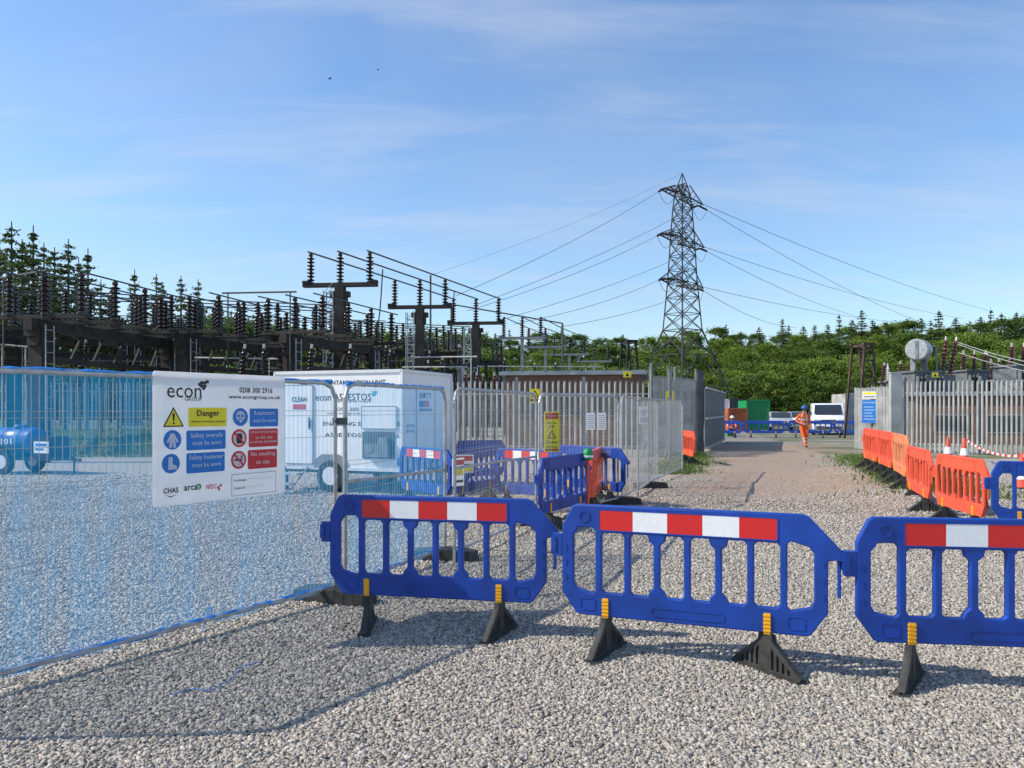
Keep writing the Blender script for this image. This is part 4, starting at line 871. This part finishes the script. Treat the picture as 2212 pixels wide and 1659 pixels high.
def person(loc,rz,label,J,mats,matf,helmet,head):
    o=thing('person',label,'person',loc,rz)
    E=[('pel','bel'),('bel','che'),('che','nb'),('nb','nk'),('nk','h1'),('h1','h2'),('h1','nose')]
    J['nose']=((head[0],head[1]-.105,head[2]-.02),.016)
    for s_ in 'LR':
        E+=[('che','sh'+s_),('sh'+s_,'el'+s_),('el'+s_,'wr'+s_),('wr'+s_,'pa'+s_),('pel','hi'+s_),('hi'+s_,'kn'+s_),('kn'+s_,'an'+s_),('an'+s_,'to'+s_)]
        w=Vector(J['wr'+s_][0]); p=Vector(J['pa'+s_][0]); d=(p-w).normalized(); side=d.cross(Vector((0,1,0))).normalized() if abs(d.y)<.9 else Vector((1,0,0))
        for k,(off,ln) in enumerate(((-.03,.07),(-.01,.08),(.01,.076),(.03,.06))):
            a=p+side*off+d*.03; b=a+d*ln*.5; c=b+d*ln*.4+Vector((0,-.02,0))
            for q,(nm,v) in enumerate((('a',a),('b',b),('c',c))): J['f%s%d%s'%(s_,k,nm)]=(tuple(v),.009)
            E+=[('pa'+s_,'f%s%da'%(s_,k)),('f%s%da'%(s_,k),'f%s%db'%(s_,k)),('f%s%db'%(s_,k),'f%s%dc'%(s_,k))]
        a=w.lerp(p,.5)+side*.045; J['t%sa'%s_]=(tuple(a),.011); J['t%sb'%s_]=(tuple(a+d*.04+side*.01),.009); E+=[('wr'+s_,'t%sa'%s_),('t%sa'%s_,'t%sb'%s_)]
    skinned('body',J,E,mats,matf,o)
    hx,hy,hz_=head
    MB().lathe([(.155,0),(.16,.015),(.125,.02),(.122,.06),(.10,.115),(.05,.145),(.01,.15)],18,0,Matrix.Translation((hx,hy-.01,hz_+.045))).box((hx,hy-.15,hz_+.05),(.16,.09,.012)).build('helmet',helmet,o,True)
    for s_ in (-.035,.035): MB().lathe([(.002,-.008),(.011,0),(.002,.008)],8,0,Matrix.Translation((hx+s_,hy-.088,hz_+.0))).build('eye','boot',o)
    MB().box((hx,hy-.092,hz_-.06),(.045,.008,.008)).build('mouth','sred',o)
    return o
J={'pel':((0,0,.96),(.15,.12)),'bel':((0,-.01,1.10),(.145,.115)),'che':((0,-.02,1.32),(.17,.125)),'nb':((0,-.02,1.46),.075),'nk':((0,-.04,1.53),.055),'h1':((0,-.06,1.60),(.078,.09)),'h2':((0,-.055,1.69),(.075,.088)),
 'shL':((.19,-.01,1.42),.075),'elL':((.27,.06,1.17),.055),'wrL':((.25,-.10,.96),.036),'paL':((.245,-.14,.90),.034),'shR':((-.19,-.02,1.42),.075),'elR':((-.33,.02,1.18),.055),'wrR':((-.22,-.20,1.08),.036),'paR':((-.17,-.26,1.07),.034),
 'hiL':((.10,0,.90),.105),'knL':((.11,-.10,.50),.072),'anL':((.09,.03,.10),.052),'toL':((.10,-.12,.045),.042),'hiR':((-.10,0,.90),.105),'knR':((-.07,-.16,.52),.072),'anR':((-.03,-.30,.13),.052),'toR':((-.02,-.46,.09),.042)}
def mf(c):
    if c.z>1.49: return 1
    if c.z<.13: return 2
    if (c - Vector((.245,-.14,.86))).length<.11 or (c-Vector((-.15,-.30,1.07))).length<.11: return 1
    for z in (.30,.42,1.05,1.22):
        if abs(c.z-z)<.028 and abs(c.x)<.2: return 3
    if abs(abs(c.x)-.10)<.022 and 1.22<c.z<1.45: return 3
    return 0
person((X(1736,33.2),33.2,-.005),.0,'person walking in orange hi-vis overalls and a blue helmet through the gateway',J,['hiviz','skin','boot','silver'],mf,'tank',(0,-.065,1.65))
J2={'pel':((0,.1,.42),(.15,.12)),'bel':((0,.06,.56),(.145,.12)),'che':((0,-.02,.78),(.17,.13)),'nb':((0,-.06,.92),.075),'nk':((0,-.09,.98),.055),'h1':((0,-.12,1.05),(.078,.09)),'h2':((0,-.12,1.14),(.075,.088)),
 'shL':((.19,-.04,.88),.07),'elL':((.26,-.14,.62),.05),'wrL':((.16,-.34,.56),.035),'paL':((.13,-.40,.55),.033),'shR':((-.19,-.04,.88),.07),'elR':((-.26,-.14,.62),.05),'wrR':((-.16,-.34,.56),.035),'paR':((-.12,-.40,.55),.033),
 'hiL':((.10,.06,.40),.10),'knL':((.17,-.36,.46),.07),'anL':((.15,-.26,.09),.05),'toL':((.16,-.42,.045),.04),'hiR':((-.10,.06,.40),.10),'knR':((-.17,-.36,.46),.07),'anR':((-.15,-.26,.09),.05),'toR':((-.16,-.42,.045),.04)}
def mf2(c):
    if c.z>.95: return 1
    if c.z<.12: return 2
    if c.z<.6 and c.y<-.36 and abs(c.x)<.15 and c.z>.5: return 1
    if abs(c.z-.70)<.03: return 3
    return 0 if c.z<.5 else 4
Yp=47.5
person((X(1580,Yp),Yp,0),0,'person sitting low in dark and orange clothing and a white helmet behind the far barriers',J2,['navy','skin','boot','silver','hiviz'],mf2,'wpaint',(0,-.13,1.10))
boxthing('green_crate','low green crate the seated worker sits on','crate',(X(1580,Yp),Yp+.12,0),(.5,.4,.30),'green',0,capx((.5,.4,.30)))
def bird(px,py,Y,label):
    o=MB(); o.lathe([(.002,-.10),(.03,-.05),(.035,0),(.025,.06),(.01,.1)],8,0,Matrix.Rotation(R(80),4,'Y')); o.add([(0,0,.01),(.05,.01,.01),(.03,.20,.09),(0,.12,.05)],[(0,1,2,3)]); o.add([(0,0,.01),(.05,-.01,.01),(.03,-.20,.06),(0,-.12,.05)],[(0,1,2,3)])
    b=o.build('bird','conc'); b.location=(X(px,Y),Y,Z(py,Y)); b.rotation_euler=(0,0,.7); tag(b,label,'bird')
bird(712,170,42,'small dark bird high in the sky, the lower left one'); bird(816,151,60,'tiny dark bird high in the sky, the upper right one')
# ---------- world, sun, camera
el=R(40); dirv=Vector((math.cos(el)*.995,math.cos(el)*.06,-math.sin(el)))
sl=bpy.data.lights.new('sun','SUN'); sl.energy=5.0; sl.angle=R(.53); sl.color=(1,.93,.81); so=bpy.data.objects.new('sun',sl); C.objects.link(so); so.rotation_euler=dirv.to_track_quat('-Z','Y').to_euler()
wd=bpy.data.worlds.new('World'); S.world=wd; wd.use_nodes=True; nt=wd.node_tree; bg=nt.nodes['Background']; bg.inputs[1].default_value=.15
sk=nt.nodes.new('ShaderNodeTexSky'); sk.sky_type='NISHITA'; sk.sun_disc=False; sk.sun_elevation=el; sk.sun_rotation=R(267); sk.air_density=1.25; sk.dust_density=.4; sk.ozone_density=2.2
tc=nt.nodes.new('ShaderNodeTexCoord'); sp=nt.nodes.new('ShaderNodeSeparateXYZ'); nt.links.new(tc.outputs['Generated'],sp.inputs[0])
ad=nt.nodes.new('ShaderNodeMath'); ad.operation='ADD'; ad.inputs[1].default_value=.18; nt.links.new(sp.outputs[2],ad.inputs[0])
dv=nt.nodes.new('ShaderNodeVectorMath'); dv.operation='DIVIDE'; cb=nt.nodes.new('ShaderNodeCombineXYZ')
for i in range(3): nt.links.new(ad.outputs[0],cb.inputs[i])
nt.links.new(tc.outputs['Generated'],dv.inputs[0]); nt.links.new(cb.outputs[0],dv.inputs[1])
def cloud(sc,rot,ns,lo,hi,mx,seed):
    mp=nt.nodes.new('ShaderNodeMapping'); mp.inputs['Location'].default_value=(seed,seed*.7,0); mp.inputs['Scale'].default_value=(*sc,1); mp.inputs['Rotation'].default_value=(0,0,R(rot)); nt.links.new(dv.outputs[0],mp.inputs[0])
    nz=nt.nodes.new('ShaderNodeTexNoise'); nz.inputs['Scale'].default_value=ns; nz.inputs['Detail'].default_value=10; nz.inputs['Roughness'].default_value=.56; nz.inputs['Distortion'].default_value=.5; nt.links.new(mp.outputs[0],nz.inputs[0])
    mr=nt.nodes.new('ShaderNodeMapRange'); mr.inputs[1].default_value=lo; mr.inputs[2].default_value=hi; mr.inputs[3].default_value=0; mr.inputs[4].default_value=mx; nt.links.new(nz.outputs[0],mr.inputs[0]); return mr.outputs[0]
base=nmix(nt,1.0,sk.outputs[0],(.90,1.06,1.27),'MULTIPLY')
c1=nmix(nt,cloud((.6,1.2),-18,1.5,.40,.9,.45,0),base,(4.0,4.5,5.2))
c2=nmix(nt,cloud((.45,1.9),-14,2.6,.50,.82,.38,3.3),c1,(5.1,5.4,5.9))
nt.links.new(c2,bg.inputs[0])
cam=bpy.data.cameras.new('camera'); co=bpy.data.objects.new('camera',cam); C.objects.link(co); co.location=(0,0,H); co.rotation_euler=(R(90),0,0)
cam.sensor_width=36; cam.lens=36*F/2212; cam.shift_y=55.5/2212; cam.clip_end=5000; cam.clip_start=.05; S.camera=co
S.view_settings.view_transform='Standard'; S.view_settings.look='None'; S.view_settings.exposure=0
